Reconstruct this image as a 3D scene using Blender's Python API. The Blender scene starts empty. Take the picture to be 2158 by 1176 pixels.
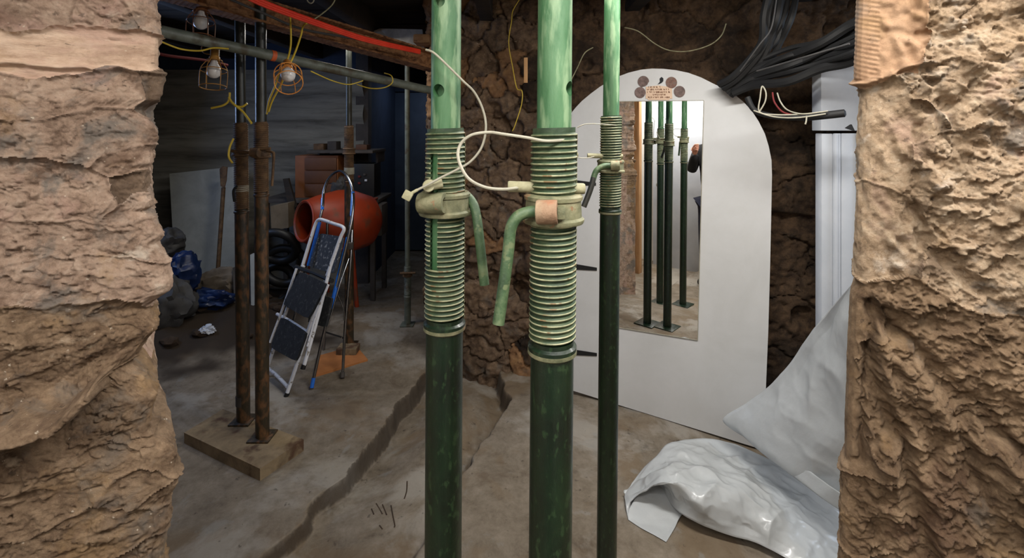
import bpy, bmesh, math, random
import numpy as np
from mathutils import Vector, Matrix
random.seed(4); RNG = np.random.RandomState(7)
scene = bpy.context.scene
C = scene.collection
# ------------------------------------------------------------------ camera, world, lights, exposure
F, HX, HY, CZ = 1050.0, 1079.0, 270.0, 1.5     # focal length and horizon in pixels of the 2158 x 1176 frame
cam = bpy.data.cameras.new('camera'); camo = bpy.data.objects.new('camera', cam); C.objects.link(camo)
camo.location = (0, 0, CZ); camo.rotation_euler = (math.pi/2, 0, 0)
cam.sensor_width = 36; cam.lens = F/2158*36; cam.shift_y = -(588-HY)/2158; cam.clip_start = 0.02
scene.camera = camo
w = bpy.data.worlds.new('world'); scene.world = w; w.use_nodes = True
w.node_tree.nodes['Background'].inputs[0].default_value = (0.30, 0.36, 0.5, 1)
w.node_tree.nodes['Background'].inputs[1].default_value = 0.02
scene.view_settings.view_transform = 'Standard'; scene.view_settings.look = 'None'
scene.view_settings.gamma = 1; scene.view_settings.use_curve_mapping = False
scene.view_settings.exposure = 0.28
def area(name, loc, rot, sx, sy, power, col):
    l = bpy.data.lights.new(name, 'AREA'); l.shape = 'RECTANGLE'; l.size = sx; l.size_y = sy
    l.energy = power; l.color = col
    o = bpy.data.objects.new(name, l); o.location = loc; o.rotation_euler = rot; C.objects.link(o); return o
R = math.radians
area('corridor_light', (0.55, 0.20, 2.05), (R(8), 0, 0), 1.0, 0.07, 21, (1.0, 0.97, 0.93))
area('corridor_light', (-0.7, -0.45, 2.25), (R(-14), 0, 0), 1.2, 0.14, 34, (1.0, 0.97, 0.93))
area('cellar_fill', (0.70, 1.40, 2.14), (R(8), 0, 0), 1.1, 0.12, 30, (1.0, 0.97, 0.92))  # added fill, no visible fitting: brightens the arched panel and floor
area('cellar_fill', (-1.3, 3.3, 2.12), (0, 0, 0), 0.8, 0.1, 7.5, (1.0, 0.96, 0.88))  # added neutral fill to lift the left cellar's back wall
area('cellar_fill', (-1.0, 5.5, 2.1), (0, 0, 0), 0.3, 0.1, 1.2, (0.6, 0.75, 1.0))  # added bluish fill for the dark cellar end wall
area('daylight', (-3.0, 3.0, 1.75), (0, R(-80), 0), 0.6, 0.8, 10, (0.40, 0.58, 1.0))
area('alcove_daylight', (2.75, 1.75, 1.7), (0, R(82), 0), 0.6, 0.6, 9, (0.66, 0.80, 1.0))

# ------------------------------------------------------------------ helpers
def P(x, y, d): return Vector(((x-HX)/F*d, d, CZ-(y-HY)/F*d))
def s2l(c):
    return tuple(((v/255)/12.92 if v/255 <= .04045 else ((v/255+.055)/1.055)**2.4) for v in c) + (1,)
MATS = {}
def mat(name, cols, scale=8, rough=.8, bump=.3, bscale=60, metal=0, spots=None, spot_scale=30, spot_w=.08, vary=.0,
        stretch=(1, 1, 1), bdist=.004, coat=0, spec=.5, trans=0, alpha=1, detail=8, distort=.4):
    m = bpy.data.materials.new(name); m.use_nodes = True; nt = m.node_tree; N = nt.nodes; L = nt.links
    b = N['Principled BSDF']; b.inputs['Roughness'].default_value = rough; b.inputs['Metallic'].default_value = metal
    b.inputs['Specular IOR Level'].default_value = spec; b.inputs['Coat Weight'].default_value = coat
    b.inputs['Coat Roughness'].default_value = .15
    tc = N.new('ShaderNodeTexCoord'); mp = N.new('ShaderNodeMapping'); mp.inputs['Scale'].default_value = stretch
    L.new(tc.outputs['Object'], mp.inputs['Vector'])
    n = N.new('ShaderNodeTexNoise'); n.inputs['Scale'].default_value = scale; n.inputs['Detail'].default_value = detail
    n.inputs['Roughness'].default_value = .65; n.inputs['Distortion'].default_value = distort
    L.new(mp.outputs[0], n.inputs['Vector'])
    r = N.new('ShaderNodeValToRGB'); cr = r.color_ramp
    k = len(cols)
    while len(cr.elements) < k: cr.elements.new(.5)
    for i, c in enumerate(cols):
        e = cr.elements[i]; e.position = .28+.44*i/max(1, k-1); e.color = s2l(c)
    L.new(n.outputs['Fac'], r.inputs['Fac']); out = r.outputs['Color']
    if spots:
        n2 = N.new('ShaderNodeTexNoise'); n2.inputs['Scale'].default_value = spot_scale; n2.inputs['Detail'].default_value = 5
        L.new(mp.outputs[0], n2.inputs['Vector'])
        r2 = N.new('ShaderNodeValToRGB'); r2.color_ramp.elements[0].position = .62-spot_w; r2.color_ramp.elements[1].position = .64
        r2.color_ramp.elements[0].color = (0, 0, 0, 1); r2.color_ramp.elements[1].color = (1, 1, 1, 1)
        L.new(n2.outputs['Fac'], r2.inputs['Fac'])
        mx = N.new('ShaderNodeMix'); mx.data_type = 'RGBA'; L.new(r2.outputs['Color'], mx.inputs[0]); L.new(out, mx.inputs[6])
        mx.inputs[7].default_value = s2l(spots); out = mx.outputs[2]
    if vary:
        oi = N.new('ShaderNodeObjectInfo'); hs = N.new('ShaderNodeHueSaturation')
        mr = N.new('ShaderNodeMapRange'); mr.inputs[3].default_value = 1-vary; mr.inputs[4].default_value = 1+vary
        L.new(oi.outputs['Random'], mr.inputs[0]); L.new(mr.outputs[0], hs.inputs['Value']); L.new(out, hs.inputs['Color']); out = hs.outputs[0]
    L.new(out, b.inputs['Base Color'])
    if bump:
        n3 = N.new('ShaderNodeTexNoise'); n3.inputs['Scale'].default_value = bscale; n3.inputs['Detail'].default_value = 10
        n3.inputs['Roughness'].default_value = .7
        L.new(mp.outputs[0], n3.inputs['Vector'])
        bp = N.new('ShaderNodeBump'); bp.inputs['Strength'].default_value = bump; bp.inputs['Distance'].default_value = bdist
        L.new(n3.outputs['Fac'], bp.inputs['Height']); L.new(bp.outputs[0], b.inputs['Normal'])
    if trans:
        tr = N.new('ShaderNodeBsdfTranslucent'); L.new(out, tr.inputs[0]); ms = N.new('ShaderNodeMixShader'); ms.inputs[0].default_value = trans
        L.new(b.outputs[0], ms.inputs[1]); L.new(tr.outputs[0], ms.inputs[2]); L.new(ms.outputs[0], N['Material Output'].inputs[0])
    MATS[name] = m; return m
def emit(name, col, s):
    m = bpy.data.materials.new(name); m.use_nodes = True; b = m.node_tree.nodes['Principled BSDF']
    b.inputs['Base Color'].default_value = s2l(col); b.inputs['Emission Color'].default_value = s2l(col); b.inputs['Emission Strength'].default_value = s
    return m
def rock(name, cols, patches, scale=22, fleck=(205, 190, 168), fleck_t=.66, bump=1.0, vary=.08, stretch=(1, 1, 1), bscale=70, bd=.006, rough=.95, sat=.90, val=1.0):
    m = bpy.data.materials.new(name); m.use_nodes = True; nt = m.node_tree; N = nt.nodes; L = nt.links; b = N['Principled BSDF']
    b.inputs['Roughness'].default_value = rough; b.inputs['Specular IOR Level'].default_value = .35
    tc = N.new('ShaderNodeTexCoord'); mp = N.new('ShaderNodeMapping'); mp.inputs['Scale'].default_value = stretch; L.new(tc.outputs['Object'], mp.inputs['Vector'])
    def noise(sc, det=8, ro=.7, dist=.3, off=0):
        n = N.new('ShaderNodeTexNoise'); n.noise_dimensions = '4D'; n.inputs['W'].default_value = off; n.inputs['Scale'].default_value = sc; n.inputs['Detail'].default_value = det
        n.inputs['Roughness'].default_value = ro; n.inputs['Distortion'].default_value = dist; L.new(mp.outputs[0], n.inputs['Vector']); return n.outputs['Fac']
    r = N.new('ShaderNodeValToRGB'); cr = r.color_ramp; k = len(cols)
    while len(cr.elements) < k: cr.elements.new(.5)
    for i, c in enumerate(cols): cr.elements[i].position = .30+.40*i/(k-1); cr.elements[i].color = s2l(c)
    L.new(noise(scale, 12, .78), r.inputs['Fac']); out = r.outputs['Color']
    def over(fac, lo, hi, col, amt):
        nonlocal out
        mr = N.new('ShaderNodeMapRange'); mr.inputs[1].default_value = lo; mr.inputs[2].default_value = hi; mr.inputs[4].default_value = amt; L.new(fac, mr.inputs[0])
        mx = N.new('ShaderNodeMix'); mx.data_type = 'RGBA'; L.new(mr.outputs[0], mx.inputs[0]); L.new(out, mx.inputs[6]); mx.inputs[7].default_value = s2l(col); out = mx.outputs[2]
    for i, (c, sc, lo, amt) in enumerate(patches): over(noise(sc, 7, .62, .5, 3.1*i+1), lo, lo+.07, c, amt)
    over(noise(scale*4.2, 6, .6, 0, 20), fleck_t, fleck_t+.03, fleck, .8)
    over(noise(scale*3, 6, .6, 0, 31), .63, .68, (44, 34, 26), .55)
    oi = N.new('ShaderNodeObjectInfo'); hs = N.new('ShaderNodeHueSaturation'); mr = N.new('ShaderNodeMapRange'); mr.inputs[3].default_value = 1-vary; mr.inputs[4].default_value = 1+vary
    L.new(oi.outputs['Random'], mr.inputs[0]); hs.inputs['Saturation'].default_value = sat; L.new(mr.outputs[0], hs.inputs['Value']); L.new(out, hs.inputs['Color']); L.new(hs.outputs[0], b.inputs['Base Color'])
    bp = N.new('ShaderNodeBump'); bp.inputs['Strength'].default_value = bump; bp.inputs['Distance'].default_value = bd; L.new(noise(bscale, 14, .8, .4, 8), bp.inputs['Height'])
    L.new(bp.outputs[0], b.inputs['Normal']); MATS[name] = m; return m
grey = (104, 100, 94); ochre = (146, 112, 66); pink = (176, 138, 122); pale = (196, 176, 152)
stoneL = rock('sandstone_pale', [(78, 58, 44), (128, 102, 82), (160, 132, 110), (176, 150, 128), (196, 172, 148)], [(pink, 9, .53, .5), (grey, 8, .52, .75), (ochre, 11, .58, .5), ((104, 76, 56), 16, .56, .6), ((206, 190, 170), 22, .60, .55)], 30)
stoneLd = rock('sandstone_dark', [(60, 46, 34), (108, 86, 66), (134, 110, 88)], [(grey, 12, .52, .5), (ochre, 9, .6, .4)], 26)
stoneLu = rock('sandstone_umber', [(60, 44, 30), (106, 82, 58), (138, 112, 84), (158, 132, 104)], [(ochre, 9, .55, .5), (grey, 8, .54, .6), ((92, 66, 46), 16, .56, .5), ((190, 168, 140), 20, .62, .5)], 28)
dressed = rock('sandstone_dressed', [(140, 108, 84), (184, 154, 128), (204, 178, 154)], [(ochre, 5, .57, .7), (grey, 7, .62, .5), (pink, 6, .54, .5)], 16, bump=.7, stretch=(1, 1, 3))
stoneR = rock('sandstone_tan', [(92, 70, 48), (140, 114, 84), (174, 146, 114), (192, 168, 138), (212, 190, 164)], [(pink, 9, .56, .4), (grey, 11, .55, .7), (ochre, 8, .58, .4), ((214, 200, 182), 14, .58, .6), ((84, 64, 44), 20, .60, .6)], 30, bd=.008)
stoneRb = rock('sandstone_brown', [(70, 50, 32), (112, 86, 58), (144, 116, 84), (162, 134, 104)], [(ochre, 9, .56, .45), (grey, 11, .62, .5), ((84, 54, 36), 8, .54, .5)], 24, fleck=(170, 150, 120), fleck_t=.69, bd=.008)
stoneR0 = rock('sandstone_tooled', [(112, 80, 54), (150, 116, 84), (172, 138, 106)], [(grey, 9, .60, .6), (ochre, 8, .58, .4)], 20, fleck_t=.7, bump=.6)
stoneP = rock('rubble_brown', [(44, 34, 25), (92, 72, 54), (124, 100, 76), (148, 124, 98)], [(grey, 6, .56, .5), (ochre, 5, .58, .5), ((46, 36, 28), 4, .56, .6)], 16, vary=.25, bscale=45, bd=.010)
stonePo = rock('rubble_orange', [(84, 58, 34), (142, 102, 62), (168, 130, 88)], [((176, 132, 76), 6, .54, .5), (grey, 7, .62, .4)], 16, vary=.15, bscale=45, bd=.010)
stoneD = rock('rubble_dark', [(30, 22, 16), (66, 49, 34), (98, 74, 50), (116, 90, 62)], [((30, 24, 19), 3, .50, .7), ((110, 84, 54), 5, .60, .5)], 12, fleck=(120, 104, 80), fleck_t=.7, vary=.2, bscale=40, bd=.012)
concrete = rock('floor_concrete', [(76, 66, 54), (110, 98, 82), (128, 116, 100), (144, 133, 117)], [((112, 92, 66), 2.2, .50, .65), ((158, 152, 142), 1.7, .54, .6), ((92, 76, 58), 4, .58, .6), ((134, 132, 126), 7, .60, .5)], 9, fleck=(186, 180, 170), fleck_t=.72, bump=.6, vary=0, bscale=24, bd=.006, rough=.82)
mortar = mat('mortar', [(110, 104, 96), (150, 144, 134)], 12, .95, .8, 60)
green_in = mat('green_paint_worn_lit', [(30, 66, 38), (54, 98, 60), (90, 126, 90)], 11, .5, .4, 70, spots=(116, 144, 108), spot_scale=34, spot_w=.08, stretch=(1.5, 1.5, .3), coat=.05)  # worn paint, also lightened for lamp reflection on the upper tubes
green_out = mat('green_paint_dark_shaded', [(8, 18, 10), (12, 31, 16), (20, 42, 22)], 14, .34, .3, 90, spots=(32, 52, 30), spot_scale=70, spot_w=.04, stretch=(1.5, 1.5, .8), coat=.25)  # dark paint, also deepened for the shade on the lower tubes
thread_m = mat('thread_dusty', [(60, 76, 50), (110, 114, 84), (150, 150, 118), (172, 170, 138)], 24, .6, .3, 120, stretch=(1, 1, .8), spots=(112, 92, 60), spot_scale=40, spot_w=.02)
groove = mat('thread_groove_green', [(16, 34, 18), (40, 60, 36), (74, 84, 56)], 24, .6, .3, 120)
collar_m = mat('cast_collar_dusty', [(60, 66, 44), (108, 108, 80), (144, 138, 108)], 30, .65, .5, 90, spots=(124, 96, 68), spot_scale=40, spot_w=.01)
rust_lug = mat('cast_lug_rusty', [(104, 76, 56), (140, 112, 88), (160, 138, 112)], 26, .75, .5, 90, spots=(150, 80, 48), spot_scale=16)
handle_m = mat('handle_green_worn', [(30, 50, 30), (60, 84, 54), (104, 118, 86)], 34, .5, .4, 80, spots=(92, 104, 72), spot_scale=70, spot_w=.02)
pin_m = mat('pin_dusty', [(96, 94, 70), (146, 142, 112), (166, 162, 132)], 25, .7, .3, 90)
black_h = mat('handle_black', [(20, 22, 18), (44, 44, 36)], 20, .5, .3, 80)
rust_dark = mat('prop_rust_dark', [(26, 22, 15), (48, 40, 26), (66, 50, 32)], 22, .42, .5, 90, spots=(96, 66, 40), spot_scale=40, spot_w=.14, stretch=(1, 1, .5))
rust_mid = mat('prop_rust_thread', [(52, 38, 26), (90, 66, 42), (116, 90, 60)], 22, .75, .5, 90)
prop_blk = mat('prop_tube_black', [(20, 22, 20), (52, 54, 48)], 12, .32, .3, 60)
galv = mat('tube_grey', [(70, 74, 66), (100, 106, 96), (124, 130, 120)], 9, .45, .2, 60, spots=(78, 72, 58), spot_scale=12)
rust_beam = mat('beam_rust', [(44, 28, 18), (122, 82, 52), (158, 114, 76), (84, 54, 34)], 40, .95, 1.0, 110, bdist=.008, stretch=(.5, .5, 1))
wood_dark = mat('timber_dark', [(12, 9, 7), (30, 22, 15), (46, 34, 23)], 5, .85, .5, 40, stretch=(.3, 3, 3))
wood_tan = mat('timber_tan', [(120, 88, 56), (168, 128, 88), (188, 150, 108)], 8, .8, .3, 40, stretch=(3, 3, .3))
wood_old = mat('timber_baseplate', [(84, 70, 52), (128, 110, 84), (152, 134, 104)], 8, .85, .6, 50, spots=(80, 56, 38), spot_scale=9)
lath = mat('lath_pale', [(176, 132, 88), (202, 160, 112)], 8, .8, .3, 40)
plankw = mat('plank_grey', [(84, 82, 76), (128, 126, 118), (144, 142, 134)], 4, .9, .3, 40, stretch=(.4, 3, 3), vary=0)
white_board = mat('board_white', [(150, 152, 146), (182, 184, 178)], 5, .8, .2, 40)
panel_m = mat('panel_white_paint', [(192, 193, 192), (200, 201, 201), (206, 207, 208)], 3, .55, .04, 40)
blue_wall = mat('wall_blue', [(38, 48, 66), (54, 66, 88)], 4, .9, .2, 40)
blue_door = mat('door_slate', [(56, 68, 86), (76, 90, 110)], 4, .6, .1, 40)
door_w = mat('door_white_gloss', [(176, 182, 190), (196, 200, 206)], 4, .45, .05, 40)
plaster = mat('plaster_white', [(212, 208, 200), (228, 226, 220)], 3, .85, .1, 40)
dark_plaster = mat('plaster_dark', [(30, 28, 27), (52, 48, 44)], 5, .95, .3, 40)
black_c = mat('cable_black', [(8, 8, 9), (20, 20, 21)], 12, .7, .1, 60)
black_m = mat('strap_black', [(14, 14, 15), (24, 24, 25)], 12, .8, .1, 60)
white_c = mat('cable_white', [(132, 128, 112), (164, 160, 144)], 20, .6, .1, 60)
red_c = mat('conduit_red', [(196, 44, 26), (226, 66, 40)], 12, .4, .1, 60)
red_d = mat('cable_maroon', [(84, 16, 18), (106, 24, 24)], 12, .8, .1, 60)
yellow_c = mat('cable_yellow', [(190, 160, 40), (222, 196, 80)], 20, .5, .1, 60)
orange_p = mat('cage_orange', [(200, 118, 40), (226, 160, 84)], 20, .5, .1, 60)
tape_o = mat('tape_orange', [(196, 84, 40), (214, 104, 54)], 20, .6, .1, 60)
bulb_m = mat('bulb_glass_white', [(205, 203, 200), (225, 222, 220)], 5, .25, 0)
lad_w = mat('ladder_white', [(206, 208, 214), (226, 228, 234)], 9, .4, .05, 60, spots=(140, 136, 128), spot_scale=40, spot_w=.02)
rubber = mat('tread_rubber', [(24, 25, 28), (44, 46, 50)], 30, .85, .6, 160, spots=(64, 64, 64), spot_scale=46, spot_w=.03)
chrome = mat('chrome', [(120, 120, 122), (170, 170, 172)], 12, .22, .05, 60, metal=1)
film_b = mat('film_blue', [(24, 84, 190), (50, 130, 226)], 12, .25, .05, 60, coat=.5)
blk_pl = mat('plastic_black', [(14, 14, 15), (26, 26, 27)], 12, .5, .05, 60)
orange_d = mat('mixer_orange', [(124, 40, 14), (160, 56, 22)], 6, .5, .1, 40, spots=(110, 60, 40), spot_scale=8)
brown_cab = mat('cabinet_brown', [(72, 42, 20), (98, 60, 32)], 6, .6, .1, 40)
brown_cab2 = mat('cabinet_brown_side', [(110, 64, 28), (130, 78, 38)], 6, .6, .1, 40)
grey_s = mat('shelf_grey', [(52, 48, 46), (78, 72, 68)], 8, .8, .2, 40)
blue_bag = mat('bag_blue', [(14, 30, 62), (24, 46, 92)], 8, .4, .3, 30)
grey_bag = mat('bag_grey', [(46, 46, 48), (78, 76, 74)], 8, .7, .4, 30)
dirt = mat('dirt', [(34, 26, 18), (58, 44, 32), (76, 60, 44)], 12, 1, 1, 60)
white_p = mat('debris_white', [(180, 186, 196), (210, 214, 222)], 8, .6, .1, 60)
sheet_m = mat('plastic_sheet', [(196, 200, 202), (212, 216, 218)], 5, .24, .25, 14, trans=.28, coat=.5, bdist=.01)
mirror_m = bpy.data.materials.new('mirror_glass'); mirror_m.use_nodes = True
_b = mirror_m.node_tree.nodes['Principled BSDF']; _b.inputs['Metallic'].default_value = 1; _b.inputs['Roughness'].default_value = 0.005; _b.inputs['Base Color'].default_value = (.93, .94, .93, 1)
navy = mat('cloth_navy', [(16, 18, 34), (28, 30, 52)], 12, .9, .3, 90)
blackcloth = mat('cloth_black', [(10, 10, 13), (22, 22, 26)], 12, .9, .3, 90)
skin = mat('skin', [(190, 130, 108), (206, 150, 126)], 8, .6, .1, 60)
hair = mat('hair', [(30, 22, 16), (50, 38, 28)], 30, .8, .4, 90)
red_ph = mat('phone_red', [(190, 40, 36), (205, 55, 48)], 8, .35, 0)

def link(name, me, m, parent=None):
    o = bpy.data.objects.new(name, me); C.objects.link(o)
    if m is not None and not len(me.materials): me.materials.append(m)
    if parent is not None: o.parent = parent
    return o
def obj(name, bm, m, parent=None, smooth=True):
    me = bpy.data.meshes.new(name); bmesh.ops.recalc_face_normals(bm, faces=bm.faces); bm.to_mesh(me); bm.free()
    if smooth: me.shade_smooth(); me.set_sharp_from_angle(angle=R(40))
    if parent is not None:
        me.transform(parent.matrix_basis.inverted())
    return link(name, me, m, parent)
def mesh_np(name, V, Fc, m, parent=None, smooth=True):
    me = bpy.data.meshes.new(name); me.from_pydata([tuple(v) for v in V], [], [tuple(f) for f in Fc]); me.update()
    if smooth: me.shade_smooth()
    if parent is not None: me.transform(parent.matrix_basis.inverted())
    return link(name, me, m, parent)
def thing(name, label, cat, loc=(0, 0, 0), group=None, rot=(0, 0, 0)):
    o = bpy.data.objects.new(name, None); C.objects.link(o); o.location = loc; o.rotation_euler = rot; o.empty_display_size = .05
    o.matrix_basis = Matrix.LocRotScale(Vector(loc), __import__('mathutils').Euler(rot), None)
    o['label'] = label; o['category'] = cat
    if group: o['group'] = group
    return o
def tag(o, label, cat, group=None):
    o['label'] = label; o['category'] = cat
    if group: o['group'] = group
    return o
def struct(o): o['kind'] = 'structure'; return o
def frame(d):
    d = Vector(d).normalized(); a = Vector((0, 0, 1)) if abs(d.z) < .9 else Vector((1, 0, 0))
    x = d.cross(a).normalized(); return x, d.cross(x).normalized(), d
def add_tube(bm, pts, r, seg=10, closed=False, caps=True):
    pts = [Vector(p) for p in pts]; n = len(pts); rr = r if hasattr(r, '__len__') else [r]*n
    rings = []; x = None
    for i, p in enumerate(pts):
        if closed: t = (pts[(i+1) % n]-pts[i-1])
        else: t = pts[min(i+1, n-1)]-pts[max(i-1, 0)]
        t = t.normalized() if t.length > 1e-9 else Vector((0, 0, 1))
        if x is None: x = frame(t)[0]
        x = (x-t*x.dot(t)).normalized(); y = t.cross(x)
        rings.append([bm.verts.new(p+(x*math.cos(2*math.pi*k/seg)+y*math.sin(2*math.pi*k/seg))*rr[i]) for k in range(seg)])
    m = n if closed else n-1
    for i in range(m):
        a, b = rings[i], rings[(i+1) % n]
        for k in range(seg): bm.faces.new((a[k], a[(k+1) % seg], b[(k+1) % seg], b[k]))
    if caps and not closed:
        bm.faces.new(rings[0][::-1]); bm.faces.new(rings[-1])
    return bm
def smooth_pts(pts, n=6):
    pts = [Vector(p) for p in pts]; out = []
    for i in range(len(pts)-1):
        p0 = pts[max(i-1, 0)]; p1 = pts[i]; p2 = pts[i+1]; p3 = pts[min(i+2, len(pts)-1)]
        for k in range(n):
            t = k/n
            out.append(.5*((2*p1)+(p2-p0)*t+(2*p0-5*p1+4*p2-p3)*t*t+(3*p1-p0-3*p2+p3)*t**3))
    out.append(pts[-1]); return out
def tube(name, pts, r, m, parent=None, sm=6, seg=10, closed=False):
    bm = bmesh.new(); add_tube(bm, smooth_pts(pts, sm) if sm else pts, r, seg, closed); return obj(name, bm, m, parent)
def add_box(bm, c, size, rot=None, bev=0):
    t = bmesh.new(); bmesh.ops.create_cube(t, size=1)
    for v in t.verts: v.co = Vector((v.co.x*size[0], v.co.y*size[1], v.co.z*size[2]))
    if bev: bmesh.ops.bevel(t, geom=t.edges[:], offset=bev, segments=2, affect='EDGES', profile=.6)
    M = Matrix.Translation(Vector(c)) @ (rot.to_4x4() if rot is not None else Matrix.Identity(4))
    bmesh.ops.transform(t, matrix=M, verts=t.verts)
    me = bpy.data.meshes.new('tmp'); t.to_mesh(me); t.free(); bm.from_mesh(me); bpy.data.meshes.remove(me); return bm
def box(name, c, size, m, parent=None, rot=None, bev=.003):
    return obj(name, add_box(bmesh.new(), c, size, rot, bev), m, parent)
def rotz(a): return Matrix.Rotation(a, 3, 'Z')
def add_lathe(bm, prof, seg=32, M=None):
    rings = []
    for r, z in prof:
        rings.append([bm.verts.new((r*math.cos(2*math.pi*k/seg), r*math.sin(2*math.pi*k/seg), z)) for k in range(seg)])
    for a, b in zip(rings, rings[1:]):
        for k in range(seg): bm.faces.new((a[k], a[(k+1) % seg], b[(k+1) % seg], b[k]))
    if prof[0][0] > 1e-6: bm.faces.new(rings[0][::-1])
    if prof[-1][0] > 1e-6: bm.faces.new(rings[-1])
    if M is not None:
        vs = [v for rg in rings for v in rg]; bmesh.ops.transform(bm, matrix=M, verts=vs)
    return bm
def prism(name, pts, thick, m, parent=None, n=None):
    """polygon of 3-D points extruded by thick along n"""
    bm = bmesh.new(); pts = [Vector(p) for p in pts]
    if n is None: n = (pts[1]-pts[0]).cross(pts[2]-pts[0]).normalized()
    a = [bm.verts.new(p) for p in pts]; b = [bm.verts.new(p+Vector(n)*thick) for p in pts]
    bm.faces.new(a); bm.faces.new(b[::-1]); k = len(pts)
    for i in range(k): bm.faces.new((a[i], a[(i+1) % k], b[(i+1) % k], b[i]))
    return obj(name, bm, m, parent, smooth=False)
# numpy gradient-less value noise
def _h(i, j, k):
    n = (i.astype(np.int64)*73856093) ^ (j.astype(np.int64)*19349663) ^ (k.astype(np.int64)*83492791)
    n = (n ^ (n >> 13))*1274126177 & 0x7fffffff
    return ((n ^ (n >> 16)) & 0xffff)/32767.5-1
def vnoise(x, y, z):
    i, j, k = np.floor(x), np.floor(y), np.floor(z); u, v, w_ = x-i, y-j, z-k
    u, v, w_ = u*u*u*(u*(u*6-15)+10), v*v*v*(v*(v*6-15)+10), w_*w_*w_*(w_*(w_*6-15)+10); r = 0
    for a in (0, 1):
        for b in (0, 1):
            for c in (0, 1):
                r = r+_h(i+a, j+b, k+c)*(u if a else 1-u)*(v if b else 1-v)*(w_ if c else 1-w_)
    return r
def fbm(x, y, z, oc=4, g=.5):
    r = 0; a = 1
    for o in range(oc): r = r+a*vnoise(x*2**o+o*17.3, y*2**o, z*2**o+o*5.1); a *= g
    return r
def ridged(x, y, z, oc=4, g=.5):
    r = 0; a = 1
    for o in range(oc): r = r+a*(1-2*np.abs(vnoise(x*2**o+o*9.7, y*2**o, z*2**o))); a *= g
    return r

def facet(S, Z, fr, seed=0.0, tilt=1.0):
    # chipped facets: each jittered cell is a small tilted plane
    x, y = S*fr, Z*fr; ix, iy = np.floor(x), np.floor(y); best = np.full(S.shape, 9.); h = np.zeros(S.shape); k0 = S*0+seed
    for a in (-1, 0, 1):
        for b in (-1, 0, 1):
            cx, cy = ix+a, iy+b; px_ = cx+.5+.48*_h(cx, cy, k0+1); py_ = cy+.5+.48*_h(cx, cy, k0+2); dx, dy = x-px_, y-py_
            d = dx*dx+dy*dy; nw = d < best; hh = .5*_h(cx, cy, k0+3)+tilt*(dx*_h(cx, cy, k0+4)+dy*(_h(cx, cy, k0+5)))
            h = np.where(nw, hh, h); best = np.where(nw, d, best)
    return h
def warped(S, Z, a=.012, f=30): return S+a*vnoise(S*f, Z*f, S*0+2.2), Z+a*vnoise(S*f, Z*f, S*0+8.8)
# ------------------------------------------------------------------ floor
L1y = [.4, 1.738, 1.933, 2.158, 2.423, 2.669, 2.97, 3.12, 4]; L1x = [-1.05, -.876, -.808, -.738, -.69, -.633, -.549, -.53, -.5]
L2y = [.4, 1.738, 2.1, 2.28, 2.5, 2.763, 3.09, 4]; L2x = [-.42, -.321, -.228, -.172, -.081, 0, -.056, -.05]
def sstep(x): x = np.clip(x, 0, 1); return x*x*(3-2*x)
def floor_z(X, Y):
    X = np.asarray(X, float); Y = np.asarray(Y, float)
    z = .006*fbm(X*2, Y*2, X*0, 3)
    wob = .022*fbm(X*4, Y*7, X*0+3, 4)
    a = np.interp(Y, L1y, L1x)+wob; b = np.interp(Y, L2y, L2x)+wob
    left = sstep((X-a)/.022)*sstep((a+.42-X)/.4)
    z = z-(.035+.05*sstep((Y-1.9)/.6))*left*sstep((Y-.9)/.6)*(X > a-.05)
    right = sstep((b-X)/.03)*sstep((X-b+.30)/.28)
    z = z-.085*right*sstep((Y-1.95)/.4)*sstep((3.3-Y)/.2)
    z = z-.025*sstep((X-a)/.03)*sstep((b-X)/.03)
    z = z-.10*sstep((X-.35)/.9)*sstep((3.1-Y)/.8)*sstep((Y-1.2)/.6)     # worn dip below the arched panel
    z = z-.10*sstep((1.35-Y)/.6)-.10*sstep((.75-Y)/.8)                 # slopes down through the opening
    md = np.exp(-((X+2.35)/.75)**2-((Y-4.05)/.55)**2)+.6*np.exp(-((X+2.5)/.5)**2-((Y-3.4)/.3)**2)
    z = z+md*(.20+.05*fbm(X*5, Y*5, X*0, 3))
    return z
def fz(x, y): return float(floor_z(np.array([x]), np.array([y]))[0])
xs = np.concatenate([np.arange(-4.2, -1.3, .05), np.arange(-1.3, .3, .006), np.arange(.3, 1.6, .03), np.arange(1.6, 3.9, .08)])
ys = np.concatenate([np.arange(-1.1, .9, .06), np.arange(.9, 3.3, .009), np.arange(3.3, 7.0, .06)])
XX, YY = np.meshgrid(xs, ys); ZZ = floor_z(XX, YY)
nx = len(xs); idx = np.arange(len(ys)*nx).reshape(len(ys), nx)
fa = np.stack([idx[:-1, :-1], idx[:-1, 1:], idx[1:, 1:], idx[1:, :-1]], -1).reshape(-1, 4)
def grid_mesh(name, V, Fc, m, parent=None, smooth=True):
    if parent is not None: V = np.asarray(V)-np.array(parent.matrix_basis.translation)
    me = bpy.data.meshes.new(name); me.vertices.add(len(V)); me.vertices.foreach_set('co', np.asarray(V, np.float32).ravel())
    Fc = np.asarray(Fc, np.int32); me.loops.add(Fc.size); me.loops.foreach_set('vertex_index', Fc.ravel())
    me.polygons.add(len(Fc)); me.polygons.foreach_set('loop_start', np.arange(0, Fc.size, 4, dtype=np.int32))
    me.update(calc_edges=True); me.validate()
    if smooth: me.shade_smooth()
    return link(name, me, m, parent)
gx = np.abs(np.gradient(ZZ, xs, axis=1)); soil = np.clip((gx-.9+.5*fbm(XX*12, YY*12, XX*0, 3))/1.6, 0, .75)
soil = np.maximum(soil, sstep((np.exp(-((XX+2.2)/.95)**2-((YY-3.7)/.75)**2)-.42+.18*fbm(XX*4, YY*4, XX*0, 3))/.2))
_n = concrete.node_tree; _at = _n.nodes.new('ShaderNodeAttribute'); _at.attribute_name = 'soil'; _mx = _n.nodes.new('ShaderNodeMix'); _mx.data_type = 'RGBA'
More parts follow.
